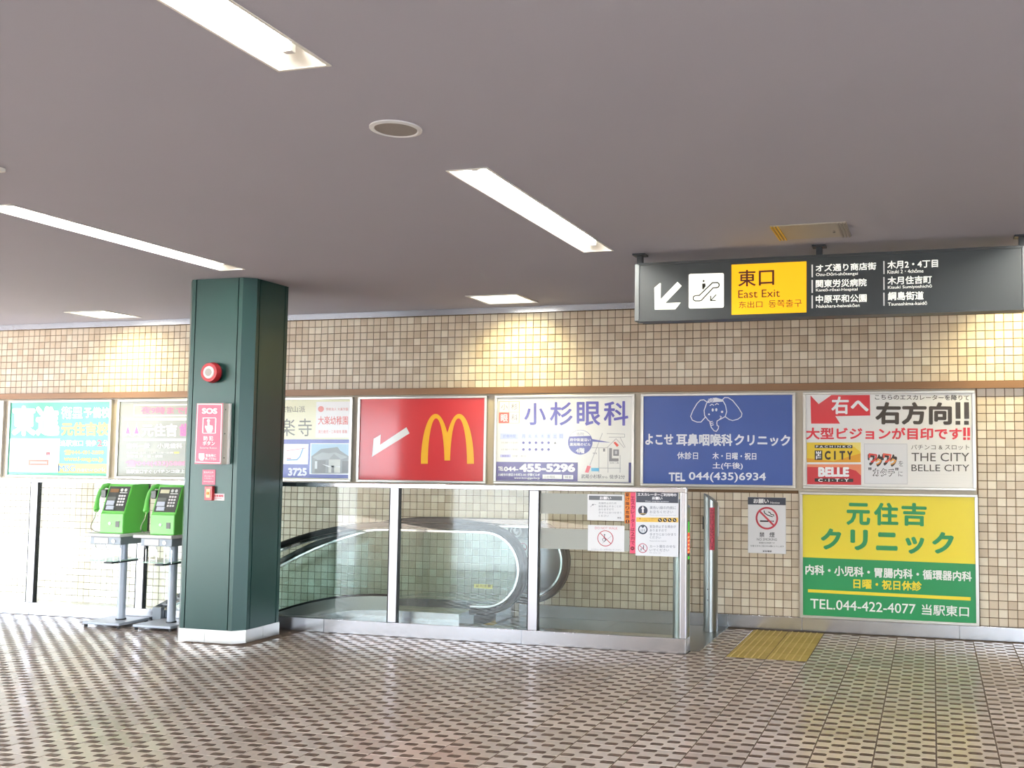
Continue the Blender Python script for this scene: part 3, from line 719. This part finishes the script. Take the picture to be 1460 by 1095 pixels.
# 8 yellow and green clinic
o, ps = ad('large yellow and green clinic advertisement standing on the steel skirting', -1.105, .356, .114, 1.186, '0f9455')
q = Print(AY, 1140, 680, 4.5625)
q.poly('f4e034', [(16,98),(1145,122),(1150,567),(18,522)])
gc = '169253'
q.text(gc, '元', 305, 240, 460, 244, 145, .035); q.text(gc, '住', 484, 240, 643, 244, 148, .035); q.text(gc, '吉', 663, 242, 827, 247, 150, .035)
for ch_, a, b, yc, hh in (('ク',138,272,402,138),('リ',330,445,408,135),('ニ',497,638,418,118),('ッ',688,812,443,112),('ク',862,1004,427,142)): q.text(gc, ch_, a, yc, b, yc+4, hh, .045)
q.text('f4f8f4', '内科・小児科・胃腸内科・循環器内科', 38, 602, 1120, 648, 66, .032)
q.text('f4e034', '日曜・祝日休診', 350, 693, 795, 711, 64, .032)
q.poly('f4e034', [(55,730),(1113,782),(1113,805),(55,750)])
q.text('f4f8f4', 'TEL.044-422-4077', 70, 823, 755, 860, 64, .008); q.text('f4f8f4', '当駅東口', 795, 862, 1102, 877, 70, .014)
finish(q, ps)

# no smoking notice on the wall
def notice(name, label, Y, ox, oy, sc, x0, y0, x1, y1, col='f1f2f4', t=.004, cat='notice', group=None):
    """a thin plate whose face lies on the plane Y, corners in crop pixels"""
    a = at(ox+x0/sc, oy+y0/sc, Y); b = at(ox+x1/sc, oy+y1/sc, Y)
    o = thing(name, label, cat, (a[0], Y, b[1]), group)
    MB().box(0, b[0]-a[0], 0, t, 0, a[1]-b[1], ch=min(.0015, t*.3)).build('plate', ink(col, .4), o)
    return o, Print(Y, ox, oy, sc)
o, q = notice('no_smoking_notice', 'white no smoking notice with red ring on the tiled wall', WY-.009, 1060, 700, 10.94, 70, 95, 662, 985, 'f4f4f6', t=.0085)
q.rect('3c4250', 70, 97, 660, 222); q.text('ffffff', 'お願い', 155, 157, 395, 160, 72, .035); q.text('ffffff', 'Notice', 420, 182, 565, 184, 32, .0)
q.disc('c93a4c', 365, 425, 176, 2, 40, rin=148)
q.rect('1c1c24', 258, 458, 392, 484, 1); q.rect('1c1c24', 425, 460, 440, 484, 1); q.rect('1c1c24', 452, 462, 472, 484, 1)
q.line('1c1c24', [(320,308),(330,345),(375,375),(420,392),(455,402)], 14, 1); q.line('1c1c24', [(388,328),(412,335),(430,365),(470,372),(474,395)], 13, 1)
q.line('c93a4c', [(258,320),(468,532)], 28, 3)
q.text('33343c', '禁', 250, 682, 328, 683, 78, .01); q.text('33343c', '煙', 406, 684, 487, 684, 78, .01); q.text('77787e', 'NO SMOKING', 210, 754, 522, 757, 38, -.01)
q.text('44454c', '駅構内は禁煙です', 245, 808, 487, 812, 24, .0); q.text('44454c', 'お客さまのご協力をお願いいたします', 112, 855, 630, 865, 26, .0); q.text('33343c', '東急電鉄', 300, 940, 442, 942, 26, .02)
q.build(o, coat=.3, name='lettering')

# ================================================================== GLASS PARTITION
pt = thing('glass_partition', 'low glass partition with brushed steel posts and base beside the escalator', 'partition', (0, PY, 0))
PX = [-10.44, -9.21, -7.98, -6.772, -5.51, -4.272, -3.04, -1.80]
segs = [-11.6, -9.3, -7.98, -6.13, -4.9, -3.13, -1.80]
for a, b in zip(segs, segs[1:]):
    MB().box(a+.0008, b-.0008, 0, .14, 0, .113, ch=.003).build('base_panel', STEEL, pt)
MB().box(-10.5, -1.80, .0, .05, 1.205, 1.243, ch=.004).build('top_rail', STEEL, pt)
for x in PX[:-1]:
    m_ = MB().box(x-.038, x+.038, .0, .05, .113, 1.205, ch=.004).build('post', STEELV, pt)
    for s_ in (-1, 1): MB().box(x+s_*.0415-.0035, x+s_*.0415+.0035, -.0005, .04, .113, 1.205).build('glazing_bead', BLACKP, m_)
MB().box(-1.848, -1.80, 0, .05, .113, 1.205, ch=.004).build('post', STEELV, pt)
for a, b in zip(PX, PX[1:]):
    r_ = b-.046 if b < -1.9 else -1.848
    MB().box(a+.046, r_, .02, .028, .113, 1.205).build('glass_pane', GLASS, pt)

# things stuck on the third pane: face a little in front of the glass
GY = PY+.018
def film(label, x0, y0, x1, y1):
    a = at(x0, y0, GY); b = at(x1, y1, GY)
    o = thing('frosted_film_band', label, 'film', (a[0], GY, b[1]), 'frosted bands on the right glass pane')
    MB().box(0, b[0]-a[0], .0, .0015, 0, a[1]-b[1]).build('film', FROST, o)
film('upper frosted band stuck across the right glass pane', 770.5, 703, 897, 735)
film('lower frosted band stuck across the right glass pane', 770.5, 753, 897, 786)
S = (830, 690, 9.125)
o, q = notice('request_notice', 'small white notice with grey heading on the glass, above the do not walk notice', GY-.004, *S, 70, 133, 543, 483, 'eceef0', .003)
q.rect('6d7278', 88, 152, 520, 215); q.text('f4f4f6', 'お願い', 228, 184, 378, 184, 42, .03)
for k, t in enumerate(('危険防止のため', '緊急停止することが', 'ありますので', '手すりにおつかまり', 'ください')):
    q.text('8a8f98', t, 215, 250+k*41, 215+len(t)*33, 250+k*41, 28, -.005)
q.line('8a8f98', [(110,300),(140,262),(180,270)], 4); q.disc('6d7278', 140, 270, 9); q.text('6d7278', '東急', 458, 440, 510, 441, 22, .01)
q.build(o, coat=.3, name='lettering')
o, q = notice('do_not_walk_notice', 'small white do not walk notice with crimson ring on the glass', GY-.004, *S, 75, 532, 548, 885, 'eceef0', .003)
q.text('d88a94', 'DO NOT WALK', 168, 572, 462, 578, 32, .0); q.disc('c23a50', 303, 708, 104, 2, 36, rin=95)
q.disc('4a5260', 292, 662, 9, 1); q.line('4a5260', [(291,675),(293,710),(310,725),(285,752)], 9, 1); q.line('4a5260', [(292,690),(265,720),(275,745)], 6, 1); q.line('9aa0aa', [(265,770),(385,675)], 4, 1)
q.line('c23a50', [(232,636),(378,780)], 9, 3); q.text('9a9fa8', 'エスカレーターは歩かないでください', 120, 850, 510, 856, 20, -.005)
q.build(o, coat=.3, name='lettering')
o, q = notice('orange_warning_strip', 'narrow orange vertical strip on the glass left of the pink strip', GY-.004, *S, 557, 108, 625, 515, 'ee8a2c', .002, 'sticker')
q.down('5a1e14', '駆け降り危険', 566, 615, 112, 455, .02); q.disc('4a120e', 591, 487, 26, 2, 20); q.rect('f4a24a', 585, 468, 597, 492, 3); q.rect('f4a24a', 585, 496, 597, 505, 3)
q.build(o, coat=.3, name='lettering')
o, q = notice('pink_warning_strip', 'long pink vertical strip on the glass beside the large escalator notice', GY-.004, *S, 627, 108, 690, 905, 'ea5a7c', .002, 'sticker')
q.down('8c1638', 'エスカレーターは2列で', 634, 682, 160, 795, .02); q.disc('7a1230', 655, 838, 25, 2, 20); q.rect('f07c98', 645, 832, 665, 840, 3)
q.build(o, coat=.3, name='lettering')
o, q = notice('escalator_notice', 'large white escalator notice with dark heading and yellow band on the glass', GY-.004, *S, 700, 92, 1252, 950, 'eceff4', .003)
q.poly('434a58', [(704,94),(1250,100),(1250,250),(704,238)])
q.text('f4f4f8', 'エスカレーターご利用時の', 722, 135, 1228, 143, 42, .035); q.text('f4f4f8', 'お願い', 910, 184, 1045, 188, 40, .035); q.text('dfe2ea', 'When using the escalator', 820, 226, 1130, 232, 20, .01)
q.disc('343c50', 790, 345, 62); q.poly('f4f4f8', [(790,285),(812,325),(800,325),(802,375),(778,375),(780,325),(768,325)], 2); q.line('e0c070', [(752,388),(828,388)], 8, 2)
for t, a, b, y, h in (('黄色い線の内側に',880,1222,308,42),('お立ちください',880,1182,362,38),('緊急停止する場合が',880,1222,553,38),('ありますので',880,1102,603,34),('手すりにおつかまり',880,1222,655,36),('ください',880,1025,695,34),('カート類をのせな',880,1215,812,38),('いでください',880,1132,860,36)):
    q.text('7c8494', t, a, y, b, y+2, h, -.004)
q.text('a4aab6', 'Please stand inside the yellow lines', 880, 405, 1222, 409, 16, -.005); q.text('a4aab6', 'Please hold the handrail', 880, 740, 1095, 743, 16, -.005); q.text('a4aab6', 'No carts, etc.', 880, 895, 1030, 897, 16, -.005)
q.poly('f0c860', [(704,434),(1250,440),(1250,500),(704,494)]); q.poly('a87818', [(740,458),(752,436),(765,458)], 2); q.text('a87818', 'このようなお客様は特に', 785, 450, 985, 452, 16, 0, 2); q.text('a87818', 'ご注意ください', 785, 474, 930, 476, 16, 0, 2)
for xx in (1013, 1078, 1140, 1203): q.disc('2e2620', xx, 470, 26, 2, 20); q.line('f4f0e4', [(xx-8,460),(xx+8,480)], 8, 3)
q.disc('26364e', 790, 593, 62, 1); q.disc('e6ebf2', 790, 590, 46, 2); q.poly('26364e', [(762,545),(790,575),(818,545)], 3)
for xx in (768, 790, 812): q.line('26364e', [(xx,590),(xx,622)], 6, 3)
q.disc('b03458', 788, 835, 62, 1, 32, rin=53); q.line('46505f', [(800,800),(796,850)], 12, 2); q.line('46505f', [(770,840),(765,865)], 10, 2); q.line('b03458', [(745,795),(832,878)], 8, 3)
q.build(o, coat=.3, name='lettering')

# ================================================================== SENSOR POSTS AND LANDING
def sensor_post(label, x, y, w_, d_, hl, hr, flip=1):
    o = thing('sensor_post', label, 'sensor post', (x, y, 0), 'steel sensor posts at the escalator entrance')
    n = 32; vs = []
    for z in (0, 1):
        for i in range(n):
            a = 2*math.pi*i/n; cx_ = w_/2*math.cos(a); cy_ = d_/2*math.sin(a)
            hh = hl+(hr-hl)*(cx_/w_+.5)
            vs.append((cx_, cy_, hh if z else .002))
    m = MB(); m.add(vs, [tuple(range(n-1, -1, -1)), tuple(range(n, 2*n))]+[(i, (i+1) % n, (i+1) % n+n, i+n) for i in range(n)]); m.build('shell', POST, o, smooth=True)
    return o
post = sensor_post('near steel sensor post with lit indicator strip behind the glass corner', -1.868, 7.575, .13, .16, 1.165, 1.09)
m = MB(); m.box(.048, .066, -.07, -.02, .66, .99, ch=.002); ip = m.build('indicator_window', BLACKP, post)
def lamp_strip(z0, z1, col, s):
    MB().box(.064, .068, -.066, -.034, z0, z1).build('indicator_light', mat('led_'+col, col, .4, emit=s), ip)
lamp_strip(.70, .72, '2fd81e', 1.2); lamp_strip(.90, .985, '2fb81e', .8); lamp_strip(.745, .90, 'ff3a10', 1.6)
for k in range(5): lamp_strip(.75+.028*k, .76+.028*k, 'ffb070', 2)
post2 = sensor_post('far steel sensor post with pink vertical sticker near the tiled wall', -1.84, 8.5, .122, .15, 1.168, 1.085)
MB().box(-.068, -.058, -.02, .03, .86, .97, ch=.002).build('sensor_window', BLACKP, post2)
for z in (.36, .27): MB().cyl((-.008, -.078, z), (-.008, -.071, z), .005, 10).build('screw', BLACKP, post2)
MB().box(.046, .066, .005, .035, .80, 1.06, ch=.003).build('door_edge', PLAST, post2)
# the sticker curves with the post
a0, a1 = math.radians(-84), math.radians(-44)
m = MB(); nn = 6; vs = []
for z in (.69, 1.05):
    for i in range(nn+1):
        a = a0+(a1-a0)*i/nn; vs.append((.0625*math.cos(a), .0765*math.sin(a), z))
m.add(vs, [(i, i+1, nn+2+i, nn+1+i) for i in range(nn)])
st = thing('pink_post_sticker', 'pink vertical sticker with dark lettering on the far sensor post', 'sticker', (-1.84, 8.5, 0))
m.build('sticker_face', ink('cf4a5e', 0), st)
lm = MB(); s = '矢印は出口ではない入口です'
for i, chh in enumerate(s):
    v, f, _n0 = text_poly(chh, 0); out = []
    for a, b in v:
        an = a0+(a1-a0)*(.12+.76*a); z = 1.04-(i+.95-b*.86)*.335/len(s)
        out.append((.0635*math.cos(an), .0775*math.sin(an), z))
    lm.add(out, f)
lm.build('lettering', ink('2e0812', 0), st)
# landing plate at the top of the escalator
lp = thing('landing_plate', 'dull steel landing plate at the top of the escalator', 'floor plate', (0, 0, 0))
for a, b in ((-3.72, -2.72), (-2.72, -1.73)): MB().box(a+.001, b-.001, PY+.141, WY-.032, -.05, .0015, ch=.001).build('plate_section', PLATE, lp)
struct('trim_4', MB().box(-3.72, -1.72, PY+.03, WY, -.3, -.051).mesh('trim_4', FG), 'concrete edge under the landing plate')

# ================================================================== ESCALATOR
es = thing('escalator', 'descending escalator with black handrails and glass balustrades behind the partition', 'escalator', (0, 0, 0))
def zdrop(x, x0=-4.4, R_=3.1):
    d = x0-x
    if d <= 0: return 0
    if d <= 1.55: return d*d/(2*R_)
    return 1.55*1.55/(2*R_)+(d-1.55)*.5
def rail_path(cx_, off=0.0):
    """outline of the handrail loop in x, z; off moves it inwards"""
    pts = []
    x = -8.6
    while x < cx_:
        pts.append((x, .888-zdrop(x)-off)); x += .12
    R_ = .348-off
    for i in range(0, 25):
        a = math.pi/2-math.pi*i/24; pts.append((cx_+R_*math.cos(a), .54+R_*math.sin(a)))
    pts.append((cx_-.12, .54-R_)); return pts
def sweep(path, Yc, hw, ht, name, m_, parent):
    """rounded rectangular section swept along a path lying in the plane y = Yc"""
    sec = [(-hw, -ht*.6), (-hw, ht*.5), (-hw*.7, ht), (hw*.7, ht), (hw, ht*.5), (hw, -ht*.6), (hw*.8, -ht), (-hw*.8, -ht)]; n = len(sec); vs = []
    for i, p in enumerate(path):
        a = Vector(path[max(i-1, 0)]); b = Vector(path[min(i+1, len(path)-1)]); t = (b-a).normalized(); nv = Vector((-t.y, t.x))
        for y, k in sec: vs.append((p[0]+nv.x*k, Yc+y, p[1]+nv.y*k))
    fs = [(i*n+k, i*n+(k+1) % n, (i+1)*n+(k+1) % n, (i+1)*n+k) for i in range(len(path)-1) for k in range(n)]+[tuple(range(n)), tuple((len(path)-1)*n+k for k in range(n))[::-1]]
    m = MB(); m.add(vs, fs); return m.build(name, m_, parent, smooth=True)
for Yc, cx_ in ((7.72, -3.575), (8.45, -3.475)):
    sweep(rail_path(cx_), Yc, .045, .024, 'handrail', RUBBER, es)
    sweep(rail_path(cx_, .043), Yc, .03, .014, 'handrail_guide', CHROME, es)
    top = rail_path(cx_, .058); outl = top[:]
    x = cx_-.1
    while x > -8.6: outl.append((x, .19-zdrop(x))); x -= .12
    # balustrade glass split into panes
    cuts = [-8.6, -7.2, -5.9, -4.7, cx_-.15, 9]
    T = [p for p in top if p[0] <= cx_-.0]
    for a, b in zip(cuts, cuts[1:]):
        if b < 0:
            xs = [a+.004]+[p[0] for p in T if a+.01 < p[0] < b-.01]+[b-.004]
            pts = [(x, .19-zdrop(x)) for x in xs]+[(x, .832-zdrop(x)) for x in reversed(xs)]
            mm = GLASSG
        else:
            R_ = .348-.058; pts = [(cx_-.146, .54-R_)]+[(cx_+R_*math.cos(math.radians(t_)), .54+R_*math.sin(math.radians(t_))) for t_ in range(-90, 91, 10)]+[(cx_-.146, .54+R_)]
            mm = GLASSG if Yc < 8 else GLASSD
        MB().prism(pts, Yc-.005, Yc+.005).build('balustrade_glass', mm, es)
def deck(y0, y1, xe, ztop, name, m_, x_start=-8.6):
    xs = []; x = x_start
    while x < xe-.05: xs.append(x); x += .15
    xs.append(xe)
    pts = [(x, ztop-zdrop(x)-.55) for x in xs]+[(x, ztop-zdrop(x)) for x in reversed(xs)]
    m = MB()
    for i in range(len(xs)-1):
        a, b = xs[i], xs[i+1]; za, zb = ztop-zdrop(a), ztop-zdrop(b)
        m.add([(a,y0,za-.6),(b,y0,zb-.6),(b,y1,zb-.6),(a,y1,za-.6),(a,y0,za),(b,y0,zb),(b,y1,zb),(a,y1,za)],
              [(0,3,2,1),(4,5,6,7),(0,1,5,4),(2,3,7,6)]+([(3,0,4,7)] if i == 0 else [])+([(1,2,6,5)] if i == len(xs)-2 else []))
    return m.build(name, m_, es)
deck(7.585, 7.86, -3.74, .185, 'deck_panel', STEEL)
deck(8.31, 8.72, -3.74, .185, 'deck_panel', STEEL)
deck(7.59, 7.62, -4.36, .30, 'side_cladding', mat('cladding_grey', 'a6aaa6', .35, .6))
ed = [(x_, 7.60, .306-zdrop(x_)) for x_ in [-4.36-.15*k for k in range(28)]]
MB().tube(ed, .012, 8).build('cladding_edge', RUBBER, es, smooth=True)
MB().box(-3.8, -3.72, 7.87, 8.30, -.06, .004).build('comb_plate', mat('comb_yellow', 'b8a030', .5, .3), es)
# steps with grooved treads
sm = MB(); sm.box(0, .40, 0, .42, -.22, 0)
for k in range(14): sm.box(.0, .40, .006+k*.03, .018+k*.03, 0, .008)
sme = sm.mesh('step', mat('step_metal', '6c7072', .45, .7))
x = -3.80; k = 0
while x > -8.3:
    x -= .405; o = link('step', sme, es); o.location = (x, 7.875, -.012-zdrop(x+.2, -4.4)); k += 1
MB().box(-11.6, -3.73, 7.47, 8.76, -1.25, -1.2).build('pit_floor', DARK, es)
# emblem disc and stickers on the balustrades
def decal(name, label, Y, px, py, wpx, hpx, col, fn):
    a = at(px-wpx/2, py-hpx/2, Y); b = at(px+wpx/2, py+hpx/2, Y)
    o = thing(name, label, 'sticker', (a[0], Y, b[1])); MB().box(0, b[0]-a[0], -.0015, 0, 0, a[1]-b[1]).build('sticker_face', ink(col, .2), o)
    q = Print(Y-.0018, 0, 0, 1); fn(q); q.build(o, coat=.2, name='lettering')
def f1(q): q.disc('8a4a50', 745.5, 780, 6, 1, 20, rin=4.6); q.line('8a4a50', [(741.5,776),(749.5,784)], 1.2, 2); q.line('5a5f60', [(745.5,776),(745,784)], 1.5, 1)
decal('balustrade_sticker', 'small grey prohibition sticker inside the far balustrade curve', 8.444, 745.5, 782, 15, 26, 'a9b2ac', f1)
def f3(q): q.text('6a6020', '足元注意', 678, 835.5, 700, 835.5, 4, .02)
decal('yellow_caution_sticker', 'yellow caution sticker low on the near balustrade glass', 7.714, 689, 836, 26, 7, 'd8d25a', f3)
def f4(q): q.disc('c8cccb', 735.5, 757.5, 8.5, 1, 24, rin=6.3); q.poly('c8cccb', [(731,755),(736,752),(735,758),(740,757),(737,763),(733,760)], 1)
decal('round_emblem_sticker', 'dark plate with a round pale ring emblem under the far handrail', 8.444, 738, 757, 26, 19, '3a4242', f4)

# ================================================================== COLUMN FITTINGS
CF = 6.775
bx_, bz_ = at(299.5, 531, CF-.06)
o = thing('alarm_lamp', 'round red alarm lamp high on the green column', 'alarm lamp', (bx_, CF, bz_))
MB().cyl((0, 0, 0), (0, -.03, 0), .075, 32, r1=.075).build('base_ring', DARK, o, smooth=True)
MB().cyl((0, -.03, 0), (0, -.075, 0), .083, 32, r1=.074).build('red_shell', REDP, o, smooth=True)
MB().cyl((0, -.075, 0), (0, -.08, 0), .05, 32, r1=.048).build('speaker_disc', PLAST, o, smooth=True)
MB().cyl((0, -.08, 0), (0, -.082, 0), .03, 20).build('grille', mat('pale_grille', 'b8b4b0', .6), o)
SB = CF-.075
a = at(280.5, 575, SB); b = at(315.5, 662, SB)
o = thing('emergency_box', 'tall pink emergency button box on the green column', 'emergency box', (a[0], CF, b[1]))
Wd, Hd = b[0]-a[0], a[1]-b[1]
MB().box(0, Wd, -.075, 0, 0, Hd, ch=.003).build('box_body', mat('box_cream', 'ddd8cc', .45), o)
MB().box(Wd+.0, Wd+.02, -.012, 0, .0, Hd).build('side_flange', PLAST, o)
for z in (.05, Hd/2, Hd-.05): MB().cyl((Wd, -.05, z), (Wd+.004, -.05, z), .005, 8).build('screw', CHROME, o)
fc = MB().box(.002, Wd-.002, -.0765, -.074, .002, Hd-.002).build('front_panel', ink('d86480', .3), o)
q = Print(SB-.002, 265, 560, 6.44)
wc = 'ffffff'
q.poly(wc, [(104,100),(334,102),(334,112),(104,110)]); q.poly(wc, [(86,640),(318,648),(318,640),(86,632)]); q.line(wc, [(110,105),(86,640)], 8); q.line(wc, [(330,106),(316,645)], 8)
q.text(wc, 'SOS', 148, 167, 290, 168, 54, .06); q.frame(wc, 154, 228, 276, 374, 6)
q.disc(wc, 208, 256, 15); q.poly(wc, [(199,256),(217,256),(219,296),(248,302),(250,330),(238,364),(198,364),(176,318),(178,300),(198,306)], 2)
q.text(wc, '防', 163, 418, 202, 418, 42, .03); q.text(wc, '犯', 213, 418, 252, 418, 42, .03); q.text(wc, 'ボタン', 155, 463, 268, 464, 40, .03); q.text(wc, 'Security Button', 130, 508, 286, 510, 22, .01)
q.poly(wc, [(118,556),(170,556),(172,600),(160,622),(135,622),(118,600)]); q.text(wc, '緊急時に', 183, 575, 278, 577, 26, .03); q.text(wc, '押して下さい', 178, 606, 280, 608, 26, .03)
q.build(fc, coat=.3, name='lettering')
o, q = notice('pink_column_sticker', 'small pink sticker just below the emergency box', CF-.003, 265, 560, 6.44, 153, 705, 268, 845, 'd8607c', .0022, 'sticker')
q.text(wc, '緊急時以外', 165, 730, 255, 731, 16, .02); q.text(wc, '押さないで', 170, 765, 255, 766, 12, .02); q.text(wc, 'ください', 170, 785, 240, 786, 12, .02); q.text(wc, 'Emergency', 165, 815, 255, 816, 12, .02)
q.build(o, coat=.3, name='lettering')
a = at(291.6, 693, CF-.03); b = at(302, 713.6, CF-.03)
o = thing('emergency_button', 'small red emergency push button box with yellow plate', 'button', (a[0], CF, b[1]))
Wd, Hd = b[0]-a[0], a[1]-b[1]
MB().box(0, Wd, -.03, 0, 0, Hd, ch=.003).build('button_housing', REDP, o)
MB().box(.018, Wd-.018, -.033, -.03, .022, Hd-.022).build('button_plate', mat('button_cream', 'f0e4b8', .4), o)
MB().cyl((Wd/2, -.033, Hd/2), (Wd/2, -.039, Hd/2), .011, 16).build('push_button', mat('button_orange', 'e8902c', .4), o)
o, q = notice('emergency_label', 'tiny white label with red lettering beside the red button', CF-.003, 265, 560, 6.44, 245, 925, 352, 990, 'f0e6e8', .0022, 'sticker')
q.text('d0304a', '非常通報', 258, 946, 345, 947, 22, .03); q.rect('e08a98', 258, 966, 330, 972); q.build(o, coat=.3, name='lettering')

# ================================================================== PAY PHONES
def phone_at(ox, lab_p, lab_s, shade):
    # stand
    s_ = thing('phone_stand', lab_s, 'phone stand', (ox, 7.08, 0), 'grey pedestal stands under the pay phones')
    b_ = MB().box(-.02, .36, -.01, .34, .022, .045, ch=.006).build('base_plate', GREYL, s_)
    for x, y in ((0, .01), (.34, .01), (0, .32), (.34, .32)): MB().cyl((x, y, 0), (x, y, .022), .014, 10).build('foot', BLACKP, b_)
    MB().cyl((.21, .17, .045), (.21, .17, .72), .034, 24).build('pole', GREYL, s_, smooth=True)
    MB().cyl((.21, .17, .045), (.21, .17, .055), .042, 24).build('pole_collar', DARK, s_, smooth=True)
    MB().box(-.045, .345, -.02, .32, .765, .793, ch=.006).build('table_top', PLAST, s_)
    ap = MB().box(.02, .335, .0, .30, .70, .765, ch=.004).build('apron_box', GREY, s_)
    MB().box(.06, .205, -.003, .0, .708, .757).build('label_plate', PLAST, ap); MB().cyl((.262, 0, .73), (.262, -.006, .73), .016, 16).build('lock', CHROME, ap)
    MB().box(-.02, .27, .03, .30, .553, .561).build('shelf', mat('shelf_glass', '9fc4b4', .15), s_)
    MB().box(.17, .25, .0, .30, .538, .553).build('shelf_bracket', DARK, s_)
    for a, b in ((-.01, .06), (.10, .17), (.25, .32)):
        MB().tube([(a, .02, .557), (a, .02, .67), (a+.012, .02, .70), (b-.012, .02, .70), (b, .02, .67), (b, .02, .557)], .0028, 6).build('wire_guard', CHROME, s_)
    # phone
    p_ = thing('pay_phone', lab_p, 'telephone', (ox+.09, 7.10, .793), 'green public telephones on stands')
    W_ = .245
    prof = [(0, 0), (0, .165), (.012, .18), (.085, .405), (.10, .418), (.27, .418), (.28, .41), (.28, 0)]   # y, z
    n = len(prof); bm = bmesh.new()
    A_ = [bm.verts.new((0, y, z)) for y, z in prof]; B_ = [bm.verts.new((W_, y, z)) for y, z in prof]
    bm.faces.new(A_[::-1]); bm.faces.new(B_)
    for i in range(n): bm.faces.new((A_[i], A_[(i+1) % n], B_[(i+1) % n], B_[i]))
    bmesh.ops.recalc_face_normals(bm, faces=bm.faces[:])
    bmesh.ops.bevel(bm, geom=[e for e in bm.edges if len(e.link_faces) == 2 and e.calc_face_angle(0) > .9], offset=.008, segments=2, affect='EDGES', profile=.5)
    me = bpy.data.meshes.new('phone_body'); bm.to_mesh(me); bm.free(); me.materials.append(PHONE); link('body', me, p_)
    # slanted control panel: local frame on the slope
    y0_, z0_, y1_, z1_ = .012, .18, .085, .405
    dv = Vector((0, y1_-y0_, z1_-z0_)); Ls = dv.length; dv.normalize(); nv = Vector((0, -dv.z, dv.y))
    def sl(u, v, h_=0): return Vector((u, y0_, z0_))+dv*v+nv*h_
    def slab_on(u0, u1, v0, v1, h_, m_, name, par, h0=0):
        q_ = [sl(u0, v0, h0), sl(u1, v0, h0), sl(u1, v1, h0), sl(u0, v1, h0), sl(u0, v0, h_), sl(u1, v0, h_), sl(u1, v1, h_), sl(u0, v1, h_)]
        return MB().add(q_, [(0,3,2,1),(4,5,6,7),(0,1,5,4),(1,2,6,5),(2,3,7,6),(3,0,4,7)]).build(name, m_, par)
    pn = slab_on(.018, W_-.012, .012, Ls-.008, .003, PHONED, 'control_panel', p_)
    slab_on(.035, .125, Ls-.062, Ls-.03, .005, mat('lcd_'+shade, '8a6a4a' if shade == 'brown' else 'd8d8b8', .2), 'display', pn, .003)
    for i in range(3):
        for j in range(4): slab_on(.14+i*.026, .158+i*.026, .058+j*.026, .074+j*.026, .007, PLAST, 'key', pn, .003)
    slab_on(.035, .115, .062, .10, .010, GREYL, 'coin_slot', pn, .003); slab_on(.045, .125, .022, .055, .010, GREYL, 'card_slot', pn, .003)
    slab_on(.025, .115, .108, .135, .004, mat('panel_grey', '5c6460', .4), 'instruction_plate', pn, .003)
    for u in (.155, .195): 
        c0 = sl(u, Ls-.04, .003); MB().cyl(c0, c0+nv*.003, .014, 14).build('emergency_mark', mat('mark_white', 'd8dcd8', .4), pn)
    slab_on(.14, .215, Ls-.068, Ls-.060, .004, MATS['mark_white'], 'mark_bar', pn, .003)
    MB().cyl((.105, .0, .085), (.105, -.004, .085), .014, 16).build('key_lock', PLAST, p_)
    MB().box(.165, .205, -.003, .002, .055, .105).build('coin_return', mat('coin_grey', '5a605c', .4), p_)
    # handset on the left side
    hp = [(-.030, .15, .385), (-.045, .125, .403), (-.062, .095, .398), (-.078, .065, .345), (-.084, .05, .285), (-.084, .045, .235), (-.072, .03, .20), (-.060, .02, .19)]
    hs = MB(); rr = [.020, .026, .02, .0165, .0165, .02, .026, .018]
    P_ = [Vector(p) for p in hp]; nn = 12; rings = []; up = Vector((1, 0, 0))
    for i, p in enumerate(P_):
        t = (P_[min(i+1, 7)]-P_[max(i-1, 0)]).normalized(); a = (up-t*up.dot(t)).normalized(); b = t.cross(a)
        rings += [p+(a*math.cos(2*math.pi*k/nn)+b*math.sin(2*math.pi*k/nn))*rr[i] for k in range(nn)]
    hs.add(rings, [(i*nn+k, i*nn+(k+1) % nn, (i+1)*nn+(k+1) % nn, (i+1)*nn+k) for i in range(7) for k in range(nn)]+[tuple(range(nn-1, -1, -1)), tuple(7*nn+k for k in range(nn))])
    hs.build('handset', PHONE, p_, smooth=True)
    MB().box(-.05, .004, .05, .12, .30, .37, ch=.006).build('cradle', PHONED, p_)
    MB().tube([(-.060, .02, .19), (-.07, .015, .13), (-.10, .01, .07), (-.105, .015, .035), (-.08, .03, .012), (-.04, .05, .006), (.0, .07, .006)], .004, 8).build('cord', CHROME, p_, smooth=True)
phone_at(-6.985, 'green pay phone with brown display, left of the pair', 'grey pedestal stand under the left pay phone with brown display', 'brown')
phone_at(-6.465, 'green pay phone with pale display, touching the column edge', 'grey pedestal stand beside the column under the pay phone with pale display', 'pale')
o = thing('grey_floor_box', 'small grey box on the partition base behind the second phone stand', 'box', (-6.58, 7.395, 0))
MB().box(0, .09, 0, .044, 0, .14, ch=.004).build('box_body', GREY, o)

# ================================================================== TACTILE PAVING
tp_ = thing('tactile_paving', 'yellow tactile guide tiles with raised bars in front of the tiled wall', 'paving', (0, 0, 0))
ms = []
for mi in range(2):
    m = MB(); m.box(.003, .297, .002, TYD-.001, -.002, .0)
    for k in range(4):
        pass
    for k in range(5): m.box(.031+k*.052, .041+k*.052, .006, TYD-.006, 0, .005, 1)
    ms.append(m.mesh('tactile_tile', [TACT if mi else mat('tactile_dull', 'b09b54', .65, noise=.1, nscale=25), TACTB]))
for i in range(2):
    for j in range(5):
        o = link('tactile_tile', ms[(i+j) % 2], tp_); o.location = (-1.497+TX*i, y_of(10)+.0+TYD*j, 0)

# smooth tidy-up: every parentless empty has a location only, so nothing else to fix
bpy.context.view_layer.update()
